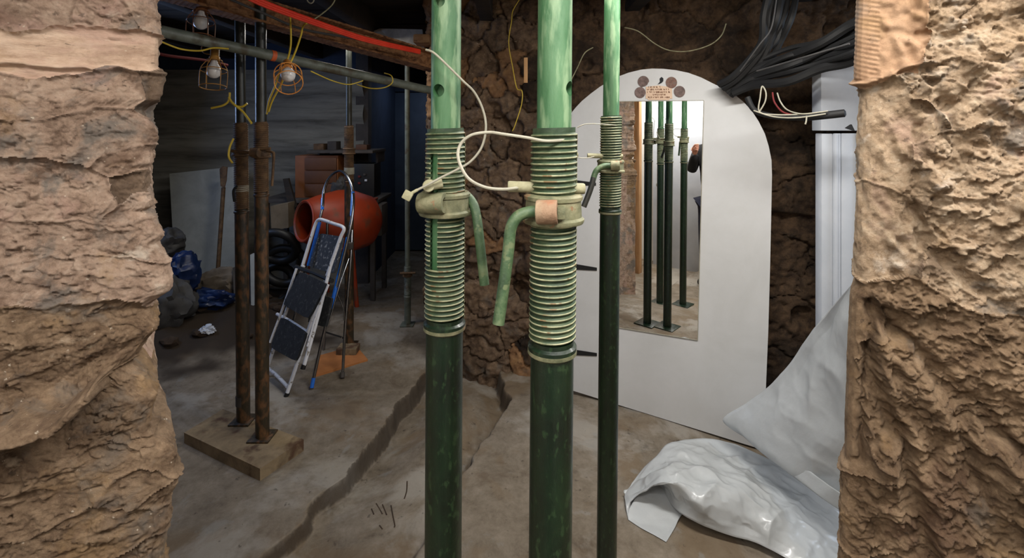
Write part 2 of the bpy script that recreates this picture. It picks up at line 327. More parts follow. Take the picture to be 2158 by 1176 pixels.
_b0 = _n.nodes['Principled BSDF'].inputs['Base Color']; _src = _b0.links[0].from_socket
_n.links.new(_at.outputs['Fac'], _mx.inputs[0]); _n.links.new(_src, _mx.inputs[6]); _mx.inputs[7].default_value = s2l((52, 42, 32)); _n.links.new(_mx.outputs[2], _b0)
floor = struct(grid_mesh('floor', np.stack([XX, YY, ZZ], -1).reshape(-1, 3), fa, concrete))
floor.data.attributes.new('soil', 'FLOAT', 'POINT').data.foreach_set('value', soil.ravel().astype(np.float32))

# ------------------------------------------------------------------ rough stone walls: every stone is its own patch of relief
def stone_wall(name, path, svals, zvals, seeds, disp, matfor, flip, aniso=(1, 1.5), joint=.010, jw=.02, warp=.02, silh=None, corner=None, crack=None, ks=1.0):
    """path: plan polyline; svals along it, 0 at the corner; seeds: list of (s,z,id)"""
    path = np.array(path, float); seg = np.r_[0, np.cumsum(np.hypot(*np.diff(path, axis=0).T))]
    s0 = 0 if corner is None else seg[corner]
    dense = np.arange(seg[0], seg[-1], .01); px = np.interp(dense, seg, path[:, 0]); py = np.interp(dense, seg, path[:, 1])
    k = np.hanning(9); k /= k.sum(); pad = 4
    px = np.convolve(np.pad(px, pad, mode='reflect', reflect_type='odd'), k, 'valid'); py = np.convolve(np.pad(py, pad, mode='reflect', reflect_type='odd'), k, 'valid')
    S, Z = np.meshgrid(svals, zvals)
    X0 = np.interp(S+s0, dense, px); Y0 = np.interp(S+s0, dense, py)
    tx = np.gradient(px, dense); ty = np.gradient(py, dense); TX = np.interp(S+s0, dense, tx); TY = np.interp(S+s0, dense, ty)
    nl = np.hypot(TX, TY); NX, NY = (TY/nl, -TX/nl) if not flip else (-TY/nl, TX/nl)
    sd = np.array([(a, b) for a, b, _ in seeds]); ids = np.array([c for _, _, c in seeds])
    WS = S+warp*fbm(S*9/ks, Z*9/ks, S*0+1.5, 3); WZ = Z+warp*fbm(S*9/ks, Z*9/ks, S*0+7.7, 3)
    f1 = np.full(S.shape, 9.); f2 = f1.copy(); i1 = np.zeros(S.shape, int)
    for (a, b), i in zip(sd, ids):
        d = np.hypot((WS-a)*aniso[0], (WZ-b)*aniso[1])
        new = d < f1; same = i1 == i
        f2 = np.where(new & ~same, f1, np.where(~new & ~same, np.minimum(f2, d), f2))
        i1 = np.where(new, i, i1); f1 = np.where(new, d, f1)
    edge = np.clip((f2-f1)/2/jw, 0, 1)
    rec = -joint*(1-sstep(edge))
    D = ks*disp(S/ks, Z/ks, i1)+rec
    if crack is not None: D = D+crack(S, Z)
    dX = 0
    if silh is not None:
        dX = silh(Z)*np.exp(-np.clip(S, 0, None)**2/.006)*np.exp(-np.clip(-S, 0, None)**2/.05)
    V = np.stack([X0+NX*D+dX, Y0+NY*D, Z], -1).reshape(-1, 3)
    ns = len(svals); idx = np.arange(len(zvals)*ns).reshape(len(zvals), ns)
    q = np.stack([idx[:-1, :-1], idx[:-1, 1:], idx[1:, 1:], idx[1:, :-1]], -1).reshape(-1, 4)
    if flip: q = q[:, ::-1]
    fid = i1[:-1, :-1].reshape(-1)
    root = bpy.data.objects.new(name, None); C.objects.link(root); struct(root)
    for i in np.unique(fid):
        f = q[fid == i]; u, inv = np.unique(f, return_inverse=True)
        grid_mesh('stone', V[u], inv.reshape(-1, 4), matfor(i), root)
    return root
def arr(*segs): return np.unique(np.round(np.concatenate([np.arange(a, b, c) for a, b, c in segs]), 5))
def px_seeds(lst, path, corner):
    path = np.array(path, float); seg = np.r_[0, np.cumsum(np.hypot(*np.diff(path, axis=0).T))]
    d = np.arange(seg[corner]-.02, seg[corner]+.5, .003); X = np.interp(d, seg, path[:, 0]); Y = np.interp(d, seg, path[:, 1]); r = X/Y
    o = np.argsort(r); out = []
    for i, pts in enumerate(lst):
        for (x, y) in pts:
            s = np.interp((x-HX)/F, r[o], d[o]); yy = np.interp(s, seg, path[:, 1])
            out.append((s-seg[corner], CZ-(y-HY)/F*yy, i))
    return out
# left jamb
KJ = .6
LP = [(-3.9, 1.40), (-1.3, 1.34), (-.72, .99), (-.451, .65), (-.607, .585), (-.80, .50), (-1.1, .42), (-2.3, .36)]
SL = [(0, 340), (20, 345), (45, 346), (60, 350), (100, 348), (150, 347), (156, 356), (165, 357), (175, 353), (190, 352), (210, 349), (225, 322), (232, 316), (245, 322), (255, 330), (265, 340), (275, 345), (295, 343), (310, 335), (318, 330), (325, 335), (345, 333), (355, 322), (370, 320), (385, 325), (400, 322), (410, 330), (425, 338), (438, 336), (445, 325), (455, 332), (480, 343), (500, 346), (515, 337), (530, 345), (560, 365), (588, 374), (600, 375), (617, 370), (630, 350), (645, 328), (660, 335), (690, 350), (700, 351), (720, 335), (745, 310), (770, 285), (778, 290), (790, 305), (810, 322), (820, 330), (835, 345), (860, 340), (900, 333), (912, 335), (925, 350), (930, 368), (945, 383), (965, 388), (990, 385), (1010, 392), (1030, 388), (1050, 374), (1065, 371), (1080, 375), (1100, 378), (1120, 369), (1150, 365), (1176, 360)]
SR = [(0, 1797), (60, 1795), (120, 1793), (165, 1792), (172, 1800), (190, 1807), (230, 1804), (280, 1801), (330, 1799), (375, 1800), (380, 1803), (386, 1799), (460, 1796), (540, 1792), (588, 1797), (600, 1800), (615, 1790), (630, 1787), (700, 1784), (800, 1780), (880, 1776), (973, 1775), (985, 1766), (1050, 1763), (1100, 1761), (1176, 1758)]
def silf(tab, xc, yc, corr):
    ty = np.array([a for a, _ in tab]); tx = np.array([b for _, b in tab])
    zz = CZ-(ty-HY)/F*yc; dx = (tx-HX)/F*yc-xc+corr
    o = np.argsort(zz); return lambda Z: np.interp(Z, zz[o], dx[o])
left_px = [[(40, 15), (120, 12)], [(220, 15), (270, 25)], [(320, 25)], [(40, 100), (130, 100), (220, 100), (310, 100)], [(340, 188)],
           [(60, 200), (160, 200), (260, 195)], [(60, 290), (170, 290), (270, 270), (310, 290)], [(310, 345)], [(305, 390)], [(315, 430)],
           [(60, 400), (150, 400), (225, 400)], [(60, 500), (160, 500), (260, 500), (330, 490)], [(80, 600), (200, 590), (300, 600), (350, 600)],
           [(40, 690), (160, 690), (260, 670), (320, 690), (60, 800), (150, 780), (230, 745)], [(40, 960), (110, 920), (200, 870), (290, 825), (325, 870)],
           [(60, 1080), (150, 1010), (240, 970)], [(325, 960), (365, 970)], [(292, 1010)], [(350, 1035)], [(350, 1090)], [(335, 1150)], [(70, 1180), (160, 1130), (260, 1110)],
           [(60, 1330), (200, 1290)], [(320, 1280)], [(100, 1480), (250, 1470)], [(60, 1640), (300, 1640)], [(100, -70), (250, -60)], [(340, -80)], [(150, -200), (300, -200)], [(200, -350)]]
sd = px_seeds(left_px, LP, 3); nid = len(left_px)
for i, (a, b) in enumerate([(s, z) for s in (-.18, -.45, -.8, -1.2, -1.8, -2.6, .32, .55, .9, 1.4) for z in np.arange(-.2, 2.5, .2)]):
    sd.append((a+random.uniform(-.06, .06), b+random.uniform(-.05, .05), nid+i))
ckx = [0, 60, 120, 180, 230, 262, 290]; cky = [905, 880, 868, 842, 818, 797, 772]
def to_sz(pxs, pys, path, corner):
    a = px_seeds([[p] for p in zip(pxs, pys)], path, corner); return np.array([v[0] for v in a]), np.array([v[1] for v in a])
_cs, _cz = to_sz(ckx, cky, LP, 3); _o = np.argsort(_cs)
_c2s, _c2z = to_sz([60, 120, 215, 345], [133, 139, 143, 150], LP, 3); _o2 = np.argsort(_c2s)
def crackL(S, Z):
    zc = np.interp(S, _cs[_o], _cz[_o])+.004*fbm(S*30, S*0, S*0, 3); wdt = .004+.008*np.clip(S-.03, 0, .12)/.12
    c = -.060*np.exp(-((Z-zc)/wdt)**4)*sstep((S-.02)/.02)+.006*np.exp(-((Z-zc-.030)/.018)**2)
    z2 = np.interp(S, _c2s[_o2], _c2z[_o2])+.003*fbm(S*40, S*0, S*0, 2)
    c = c-.007*np.exp(-((Z-z2)/.0022)**2)*(S > -.02)
    return c
def dispL(S, Z, I):
    U, V = warped(S, Z)
    d = .010*fbm(S*5+3, Z*6, I*.37, 3)+.0030*facet(U, V*1.5, 13, 1)+.0026*facet(U, V*1.3, 34, 4)+.0024*fbm(S*60, Z*80, S*0+9, 4, .7)
    d = d-.006*sstep((fbm(S*26+40, Z*34, S*0, 4, .65)-.62)/.3)-.005*sstep((fbm(S*9+4, Z*22, S*0+5, 4, .6)-.75)/.1)
    flat = (I == 3)
    d = np.where(flat, .004+.0018*fbm(S*30, Z*30, S*0, 4, .6)+.0016*vnoise(S*12, Z*130, S*0)-.005*sstep((fbm(S*10, Z*26, S*0+15, 3)-.7)/.2), d)
    return d*(.5+.5*sstep(S/.07))
def mL(i): return dressed if i == 3 else stoneLd if i in (8, 4) else stoneLu if i in (13, 14, 15, 16, 17, 18, 19, 20, 21, 22, 23, 24, 25) else stoneL
stone_wall('wall_left', LP, arr((-3.3, -.06, .04), (-.06, .20, .00135), (.20, 1.6, .04)), arr((-.35, .88, .04), (.88, 1.72, .0015), (1.72, 2.55, .04)), sd, dispL, mL, False,
           joint=.0032, jw=.004, silh=silf(SL, -.451, .65, -.006), corner=3, crack=crackL, warp=.010, ks=KJ)
# right jamb
RP = [(3.9, 1.34), (1.4, 1.26), (.70, .98), (.450, .67), (.612, .595), (.80, .50), (1.1, .42), (2.3, .36)]
right_px = [[(1815, 20), (1815, 120), (1880, 20), (1880, 110)], [(2000, 20), (2090, 15)], [(1980, 110), (2040, 120)], [(2120, 130), (2158, 60)],
            [(1840, 230), (1850, 320), (1900, 260)], [(1980, 200), (2050, 220)], [(2130, 240), (2150, 330)], [(1970, 330), (2050, 340)], [(1840, 450), (1850, 540), (1905, 460)],
            [(2000, 450), (2080, 470)], [(2145, 440)], [(2000, 580), (2090, 600)], [(1890, 640), (1940, 690)], [(1803, y) for y in range(650, 1000, 40)],
            [(1850, y) for y in range(730, 940, 40)]+[(1880, 780), (1890, 880)], [(2000, 740), (2080, 800)], [(2145, 720)], [(1820, 1020), (1860, 1100)], [(1960, 920), (2010, 1050)], [(2110, 930), (2130, 1080)],
            [(1830, 1250), (1950, 1250)], [(2080, 1250)], [(1850, 1450)], [(2050, 1450)], [(1900, 1650)], [(1830, -80)], [(1980, -80)], [(2100, -80)], [(1900, -230)], [(2060, -250)]]
sd = px_seeds(right_px, RP, 3); nid = len(right_px)
for i, (a, b) in enumerate([(s, z) for s in (-.18, -.45, -.8, -1.2, -1.8, -2.6, .32, .55, .9, 1.4) for z in np.arange(-.2, 2.5, .2)]):
    sd.append((a+random.uniform(-.06, .06), b+random.uniform(-.05, .05), nid+i))
def dispR(S, Z, I):
    zt = sstep((1.25-Z)/.5)                       # lower part: long diagonal ridges
    U, V = warped(S, Z, .02, 22)
    a = .014*fbm(S*5+3, Z*6, I*.0, 3)
    up = .0075*facet(U, V, 15, 2)+.0050*facet(U, V, 38, 3)+.0045*fbm(S*60, Z*70, S*0+9, 4, .7)-.012*sstep((fbm(S*20+40, Z*24, S*0, 4, .6)-.5)/.3)
    A = S+Z*.45
    lo = .009*ridged(A*10, Z*3.0, S*0+4, 3, .5)+.0045*facet(A*1.3, Z*.6, 26, 7)+.004*fbm(S*60, Z*45, S*0+9, 4, .7)-.010*sstep((fbm(A*14, Z*5, S*0+30, 3)-.4)/.4)
    d = a+up*(1-zt)+lo*zt
    tool = (I == 0); inner = sstep((S-.045)/.01)
    peck = .007*vnoise((S+Z*.25)*62, Z*58, S*0)+.003*fbm(S*30, Z*40, S*0, 2)
    comb = .0020*np.sin((Z*1.0+S*.25)*2*math.pi/.0105)+.002*fbm(S*20, Z*20, S*0, 2)
    d = np.where(tool, comb*(1-inner)+(peck-.003)*inner, d)
    pk = (I == 4) | (I == 8)
    d = np.where(pk, .010*vnoise((S+Z*.3)*52, Z*40, S*0)+.003*facet(U, V, 40, 9)+.008*fbm(S*9, Z*9, S*0, 3)+.002*fbm(S*90, Z*90, S*0, 3), d)
    fin = (I == 13)
    d = np.where(fin, -.014+.005*fbm(S*30, Z*9, S*0, 4, .6)+.002*fbm(S*80, Z*60, S*0, 3), d)
    return d*(.25+.75*sstep(S/.08))
def mR(i): return stoneR0 if i == 0 else stoneRb if (i in (12, 13, 14, 15, 16, 17, 18, 19, 20, 21, 22)) else stoneR
_rs, _rz = to_sz([1797, 1850, 1900, 1960, 2030], [172, 160, 145, 128, 115], RP, 3); _ro = np.argsort(_rs)
RIDGES = [([(1835, 650), (1870, 690), (1930, 735), (1975, 800), (2040, 850), (2100, 905), (2170, 965)], .010, .008), ([(1835, 690), (1870, 735), (1925, 780), (1965, 845), (2030, 900), (2090, 955), (2170, 1030)], -.009, .011),
          ([(2022, 855), (2040, 900), (2055, 950), (2065, 1010)], .010, .007), ([(1835, 740), (1860, 850), (1900, 930), (1940, 1040), (1975, 1200)], .009, .008), ([(1850, 740), (1888, 850), (1928, 930), (1970, 1040), (2005, 1200)], -.008, .010),
          ([(1822, 640), (1826, 740), (1822, 860), (1808, 960)], .008, .005), ([(1930, 75), (2000, 62), (2170, 40)], .006, .010), ([(1930, 262), (1960, 232), (2060, 190)], .006, .008), ([(1955, 165), (1985, 215), (2000, 290)], .006, .006),
          ([(1965, 330), (2040, 300), (2158, 330)], .006, .008), ([(1930, 450), (1950, 520), (2010, 560), (2100, 640), (2170, 700)], .007, .010), ([(1942, 250), (1950, 330), (1938, 400), (1944, 480)], -.006, .006)]
HOLES = [(1870, 960, 28, 55, .014), (1862, 800, 14, 45, .008), (1992, 985, 22, 60, .010), (2118, 1010, 30, 80, .010), (1962, 385, 28, 15, .012), (2050, 130, 32, 18, .012), (2100, 215, 26, 14, .010), (2070, 265, 34, 9, .008), (1940, 185, 16, 14, .008), (2146, 440, 18, 20, .014), (2060, 322, 50, 8, .006), (2112, 462, 26, 9, .008), (2030, 520, 40, 8, .007), (1990, 640, 30, 12, .007)]
def crackR(S, Z):
    c0 = 0; n1_ = .006*fbm(S*45, Z*45, S*0, 3); n2_ = .006*fbm(S*45, Z*45, S*0+9, 3); SS, Z2 = S+n1_, Z+n2_
    for pts, h, wd in RIDGES:
        a, b = to_sz([p[0] for p in pts], [p[1] for p in pts], RP, 3); dm = np.full(S.shape, 9.)
        for i in range(len(a)-1):
            ux, uy = a[i+1]-a[i], b[i+1]-b[i]; t = np.clip(((SS-a[i])*ux+(Z2-b[i])*uy)/(ux*ux+uy*uy), 0, 1)
            dm = np.minimum(dm, np.hypot(SS-a[i]-t*ux, Z2-b[i]-t*uy))
        c0 = c0+1.7*h*np.exp(-(dm/wd)**2)
    for x, y, rx, ry, dp in HOLES:
        a, b = to_sz([x, x+rx], [y, y+ry], RP, 3); q_ = ((SS-a[0])/(a[1]-a[0]))**2+((Z2-b[0])/(b[1]-b[0]))**2
        c0 = c0-1.5*dp*np.exp(-q_**1.5)
    return c0+crackR0(S, Z)
def crackR0(S, Z):
    zc = np.interp(S, _rs[_ro], _rz[_ro])+.003*fbm(S*30, S*0, S*0, 3)
    return -.011*np.exp(-((Z-zc)/.0035)**2)*(S > -.02)*sstep((.13-S)/.03)
stone_wall('wall_right', RP, arr((-3.3, -.06, .04), (-.06, .21, .00135), (.21, 1.6, .04)), arr((-.35, .88, .04), (.88, 1.72, .0015), (1.72, 2.55, .04)), sd, dispR, mR, True,
           joint=.0035, jw=.004, silh=silf(SR, .450, .67, .002), corner=3, crack=crackR, warp=.012, ks=KJ)
# pier and back wall of the arch room
BP = [(-.84, 6.5), (-.66, 4.0), (-.53, 3.2), (1.75, 2.60), (2.6, 2.45), (3.9, 2.4)]
sd = []; k = 0
for zi, z in enumerate(np.arange(.03, 2.4, .125)):
    for s in np.arange(-3.4+.09*(zi % 2), .78, .2):
        if random.random() < .18: continue
        sd.append((s+random.uniform(-.075, .075), z+random.uniform(-.045, .045), k)); k += 1
for zi, z in enumerate(np.arange(.1, 2.5, .31)):
    for s in np.arange(.95+.2*(zi % 2), 4.6, .5):
        sd.append((s+random.uniform(-.09, .09), z+random.uniform(-.05, .05), k)); k += 1
big_s = {i: (a, b) for a, b, i in sd}
def dispP(S, Z, I):
    rnd = _h(I, I*3, I*0+5)
    return .016*rnd+.008*facet(*warped(S, Z, .03, 12), 14, 3)+.018*fbm(S*6, Z*6, I*.5, 4, .6)+.008*ridged(S*16, Z*20, I*.3, 4, .6)-.045*sstep((vnoise(S*7+11, Z*8, S*0)-.5)/.3)
def mP(i):
    s, z = big_s[i]
    if s > .62: return stoneD
    if z > 1.35 and s < .22 and random.random() < .75: return stonePo
    return stonePo if random.random() < .12 else stoneP
stone_wall('wall_back', BP, arr((-3.3, -.15, .05), (-.15, 2.6, .0085), (2.6, 4.7, .04)), arr((-.2, 2.35, .0085)), sd, dispP, mP, False, joint=.026, jw=.016, corner=2, warp=.05, aniso=(1, 1.35))

# ------------------------------------------------------------------ rest of the rooms
def sbox(name, lo, hi, m, parent=None, bev=0):
    lo, hi = Vector(lo), Vector(hi); o = box(name, (lo+hi)/2, hi-lo, m, parent, bev=bev)
    return o if parent is not None else struct(o)
lintel = bpy.data.objects.new('trim_1', None); C.objects.link(lintel); struct(lintel)
for i in range(4): sbox('beam', (-1.9, .42+i*.18, 2.07), (1.9, .42+i*.18+.17, 2.30), wood_dark, lintel, .008)
sbox('wall_front', (-2.4, -1.0, -.45), (2.4, -.85, 2.5), plaster)
sbox('wall_far_left', (-2.35, -1, -.45), (-2.2, .6, 2.5), plaster)
sbox('wall_far_right', (2.2, -1, -.45), (2.35, .6, 2.5), plaster)
ceil = bpy.data.objects.new('ceiling', None); C.objects.link(ceil); struct(ceil)
sbox('ceiling_board', (-2.4, -1, 2.3), (2.4, .5, 2.4), plaster, ceil)
for i in range(24):
    y = 1.2+i*.23; sbox('ceiling_board', (-4.2, y, 2.32+.01*(i % 2)), (4.0, y+.222, 2.36), wood_dark, ceil, .004)
for i in range(9):
    x = -3.6+i*.85; sbox('joist', (x, 1.25, 2.17), (x+.08, 6.6, 2.33), wood_dark, ceil, .005)
# left cellar walls
wl = bpy.data.objects.new('wall_cellar_back', None); C.objects.link(wl); struct(wl)
bm = bmesh.new(); rows_ = []
for i in range(150):
    z = i/149*2.06; y = 4.80-.030*math.cos((z-1.02)*2*math.pi/.30)*(1 if z > .95 else .2)-.06*max(0, z-1.2)
    rows_.append([bm.verts.new((x, y+.006*math.sin(x*5+z*3), z)) for x in np.linspace(-3.6, -1.42, 30)])
for a, b in zip(rows_, rows_[1:]):
    for k in range(29): bm.faces.new((a[k], a[k+1], b[k+1], b[k]))
obj('plaster_face', bm, plankw, wl)
sbox('blue_lit_board', (-3.6, 4.80, 2.06), (-1.42, 4.83, 2.32), blue_wall, wl, .004)  # cool light on the wall top put into this board's blue
sbox('post', (-1.50, 4.78, 0), (-1.38, 4.9, 2.3), grey_s, wl, .004)
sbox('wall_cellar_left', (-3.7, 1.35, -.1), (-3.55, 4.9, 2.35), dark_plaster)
sbox('wall_cellar_end', (-1.6, 6.4, -.1), (-.5, 6.5, 2.35), blue_wall)
sbox('wall_cellar_side', (-1.5, 4.9, -.1), (-1.42, 6.45, 2.35), blue_wall)
sbox('wall_alcove_end', (3.4, 1.2, -.2), (3.5, 2.6, 2.35), plaster)
# slate door at the end of the cellar
d2 = bpy.data.objects.new('door_2', None); C.objects.link(d2); struct(d2)
p0 = P(815, 200, 6.05); p1 = P(892, 200, 6.05)
sbox('door_leaf', (p0.x, 6.05, .02), (p1.x+.35, 6.09, 1.93), blue_door, d2, .004)
sbox('door_frame', (p0.x-.06, 6.03, 0), (p0.x-.005, 6.12, 2.0), blue_wall, d2, .004)
sbox('door_frame', (p0.x-.06, 6.03, 1.94), (p1.x+.35, 6.12, 2.0), blue_wall, d2, .004)
# corridor door behind the photographer with lock plate and knob
d3 = bpy.data.objects.new('door_3', None); C.objects.link(d3); struct(d3)
sbox('door_leaf', (-1.02, -.85, -.28), (-.25, -.80, 1.85), door_w, d3, .004)
sbox('lock_plate', (-.95, -.80, .86), (-.89, -.785, 1.01), galv, d3, .002)
kb = add_lathe(bmesh.new(), [(0, 0), (.018, 0), (.018, .012), (.008, .02), (.008, .035), (.024, .045), (.028, .058), (.02, .07), (0, .073)], 20, Matrix.Translation((-.92, -.80, .79)) @ Matrix.Rotation(R(-90), 4, 'X'))
obj('knob', kb, galv, d3)
# timber post beside the left jamb (seen in the mirror)
tp = sbox('trim_2', (-1.0, -.34, -.3), (-.925, -.27, 2.3), wood_tan, None, .006)
for i, (zz, bow) in enumerate([(2.02, .0), (1.96, .02), (1.91, .04)]):
    o = tube('cable', [(-1.5, -.83, zz), (-.9, -.83, zz), (-.45, -.83, zz+.01), (-.1, -.83, zz+.06+bow), (.3, -.83, zz+.2)], .009, white_c)
    tag(o, '%s of three white cables on the corridor wall seen in the mirror' % ('uppermost', 'middle', 'lowest')[i], 'cable', 'white cables seen in the mirror')
# white door surround in the alcove on the right
d1 = bpy.data.objects.new('door_1', None); C.objects.link(d1); struct(d1)
D1 = 2.27
a = P(1727, 280, D1).x; zt = P(0, 281, D1).z
sbox('door_head', (a-.005, D1-.02, zt+.012), (a+1.1, D1+.05, P(0, 90, D1).z), door_w, d1, .004)
sbox('door_stile', (a+.01, D1, -.1), (a+.06, D1+.05, zt), door_w, d1, .006)
for q, (u0, u1, dy) in enumerate([(.062, .078, -.012), (.08, .094, -.004), (.098, .16, -.006), (.162, .176, -.014), (.178, .5, 0), (.502, .52, -.01), (.522, 1.0, 0)]):
    sbox('moulding' if u1-u0 < .05 else 'door_panel', (a+u0, D1+dy, -.1), (a+u1, D1+.05, zt), door_w, d1, .003)

o = prism('ledge_slab', [P(772, 72, 3.5), P(800, 60, 3.5), P(890, 62, 3.3), P(895, 112, 3.3), P(840, 104, 3.4)], .2, mortar, None, Vector((0, 1, 0))); struct(o)
o = sbox('corbel_stone', P(870, 90, 3.15), P(905, 71, 3.15)+Vector((0, .2, 0)), stonePo, None, .012)
# ------------------------------------------------------------------ green steel props
def thread_mesh(r, z0, z1, pitch, slot=None, seg=48):
    """stack of rounded screw ridges, open slot if given: (angle centre, half width, zlo, zhi)"""
    bm = bmesh.new(); prof = []
    n = int((z1-z0)/pitch)
    for i in range(n):
        z = z0+i*pitch
        for t, h in ((0, 0), (.22, .0022), (.38, .0030), (.54, .0022), (.76, 0)): prof.append((r+h, z+t*pitch))
    prof.append((r, z1)); rings = []
    for rr, z in prof: rings.append([bm.verts.new((rr*math.cos(2*math.pi*k/seg), rr*math.sin(2*math.pi*k/seg), z+pitch*(k/seg-.5)*.8)) for k in range(seg)])
    for (a, b, pa) in zip(rings, rings[1:], [(p_[0], p_[1], i_ % 5) for i_, p_ in enumerate(prof)]):
        for k in range(seg):
            ang = 2*math.pi*(k+.5)/seg
            if slot:
                dd = (ang-slot[0]+math.pi) % (2*math.pi)-math.pi
                if abs(dd) < slot[1] and slot[2] < pa[1] < slot[3]: continue
            f_ = bm.faces.new((a[k], a[(k+1) % seg], b[(k+1) % seg], b[k])); f_.material_index = 1 if pa[2] in (1, 2) else 0
    if slot:   # wall thickness round the slot
        be = [e for e in bm.edges if len(e.link_faces) == 1 and slot[2]-.01 < e.verts[0].co.z < slot[3]+.01]
        g = bmesh.ops.extrude_edge_only(bm, edges=be); vs = [v for v in g['geom'] if isinstance(v, bmesh.types.BMVert)]
        for v in vs: v.co.x *= .9; v.co.y *= .9
    return bm
def holed_tube(r, z0, z1, holes, rh):
    """solid tube with round pin holes bored through; holes: (angle, z)"""
    bm = add_lathe(bmesh.new(), [(r, z0), (r, z1)], 64)
    me = bpy.data.meshes.new('inner_tube'); bm.to_mesh(me); bm.free(); o = bpy.data.objects.new('inner_tube', me); C.objects.link(o)
    cb = bmesh.new()
    for ang, z in holes:
        t = Matrix.Translation((0, 0, z)) @ Matrix.Rotation(ang, 4, 'Z') @ Matrix.Rotation(R(90), 4, 'Y') @ Matrix.Translation((0, 0, r*.35))
        add_lathe(cb, [(rh, 0), (rh, r)], 24, t)
    bmesh.ops.recalc_face_normals(cb, faces=cb.faces)
    mc = bpy.data.meshes.new('cut'); cb.to_mesh(mc); cb.free(); co = bpy.data.objects.new('cut', mc); C.objects.link(co)
    md = o.modifiers.new('b', 'BOOLEAN'); md.object = co; md.operation = 'DIFFERENCE'; md.solver = 'EXACT'
    dg = bpy.context.evaluated_depsgraph_get(); ev = bpy.data.meshes.new_from_object(o.evaluated_get(dg))
    bpy.data.objects.remove(o); bpy.data.objects.remove(co)
    ev.shade_smooth(); ev.set_sharp_from_angle(angle=R(35)); return ev
def steel_prop(label, xy, lean, z0, zt0, zt1, zc0, zc1, ztop, mi, mo, mt, mc, ri=.0242, ro=.0302, pitch=.0078, slot=None, holes=None, thread=True, group='green adjustable steel props', capring=True, bps=.15):
    t = thing('steel_prop', label, 'prop', (xy[0], xy[1], z0), group, (0, lean, 0))
    def put(name, bm, m): 
        me = bpy.data.meshes.new(name); bmesh.ops.recalc_face_normals(bm, faces=bm.faces); bm.to_mesh(me); bm.free(); me.shade_smooth(); me.set_sharp_from_angle(angle=R(40))
        return link(name, me, m, t)
    h = lambda z: z-z0
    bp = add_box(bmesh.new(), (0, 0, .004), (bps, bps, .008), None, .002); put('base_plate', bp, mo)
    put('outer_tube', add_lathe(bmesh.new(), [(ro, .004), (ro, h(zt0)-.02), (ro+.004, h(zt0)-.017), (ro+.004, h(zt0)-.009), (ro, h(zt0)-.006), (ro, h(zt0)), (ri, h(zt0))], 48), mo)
    if capring: put('weld_ring', add_lathe(bmesh.new(), [(ro, h(zt0)-.022), (ro+.0042, h(zt0)-.019), (ro+.0042, h(zt0)-.014), (ro, h(zt0)-.011)], 48), mc)
    if thread:
        th_ = put('screw_thread', thread_mesh(ro-.0002, h(zt0), h(zt1), pitch, None if slot is None else (slot[0], slot[1], h(slot[2]), h(slot[3]))), groove if mt is thread_m else mt)
        if mt is thread_m: th_.data.materials.append(mt)
    else: put('screw_thread', add_lathe(bmesh.new(), [(ro, h(zt0)), (ro, h(zt1))], 32), mt)
    if holes: link('inner_tube', holed_tube(ri, h(zt0), h(ztop), [(a, h(z)) for a, z in holes], .0105), mi, t)
    else: put('inner_tube', add_lathe(bmesh.new(), [(ri, h(zt0)), (ri, h(ztop))], 40), mi)
    put('top_plate', add_box(bmesh.new(), (0, 0, h(ztop)), (.15, .15, .008), None, .002), mi)
    rc = ro+.0095; a, b = h(zc0), h(zc1)
    put('collar', add_lathe(bmesh.new(), [(ro, a), (rc+.002, a), (rc+.0035, a+.003), (rc+.0035, a+.006), (rc, a+.009), (rc-.001, b-.009), (rc+.001, b-.008), (rc+.0015, b-.003), (rc-.002, b), (ro, b)], 48), mc)
    return t
def local(t, p): return t.matrix_basis.inverted() @ Vector(p)
def wtube(t, name, pts, r, m, sm=8, seg=14):
    return tube(name, pts, r, m, t, sm, seg)
def barrel(t, name, a, b, r, rin, m):
    """short open cylinder between two world points"""
    a, b = Vector(a), Vector(b); d = b-a; x, y, z = frame(d); M = Matrix.Translation(a) @ Matrix((x, y, z)).transposed().to_4x4(); L = d.length
    bm = add_lathe(bmesh.new(), [(rin, L*.25), (rin, 0), (r-.001, 0), (r, .002), (r, L-.002), (r-.001, L), (rin, L), (rin, L*.75)], 28, M)
    return obj(name, bm, m, t)
zt = 2.066
d = .82
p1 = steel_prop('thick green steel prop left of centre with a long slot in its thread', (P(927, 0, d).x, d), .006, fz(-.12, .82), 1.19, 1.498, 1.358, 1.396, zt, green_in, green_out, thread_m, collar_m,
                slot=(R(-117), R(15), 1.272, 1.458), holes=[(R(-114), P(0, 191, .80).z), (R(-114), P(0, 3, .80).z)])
barrel(p1, 'handle_lug', P(884, 428, .785), P(937, 428, .775), .0165, .0085, collar_m)
wtube(p1, 'handle', [P(966, 408, .84), P(982, 412, .83), P(997, 430, .82), P(1004, 455, .812), P(1010, 500, .805), P(1021, 600, .80)], .0078, handle_m)
barrel(p1, 'locking_pin', P(903, 392, .76), P(908, 388, .84), .0095, .002, pin_m); wtube(p1, 'pin_cap', [P(896, 394, .765), P(932, 386, .772)], .0075, pin_m, 3)
d = .70
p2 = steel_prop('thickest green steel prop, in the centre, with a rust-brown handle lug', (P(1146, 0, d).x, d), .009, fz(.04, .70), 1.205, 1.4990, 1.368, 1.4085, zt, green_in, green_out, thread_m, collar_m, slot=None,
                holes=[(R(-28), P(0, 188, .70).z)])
barrel(p2, 'handle_lug', P(1131, 447, .662), P(1175, 447, .657), .0163, .006, rust_lug); box('lug_nut', P(1182, 448, .660), (.012, .016, .017), collar_m, p2)
wtube(p2, 'handle', [P(1137, 446, .664), P(1115, 447, .662), P(1092, 456, .66), P(1077, 480, .658), P(1071, 530, .655), P(1062, 600, .65), P(1050, 683, .645)], .0078, handle_m)
barrel(p2, 'locking_pin', P(1070, 393, .695), P(1232, 398, .70), .0078, .001, pin_m)
d = 1.51
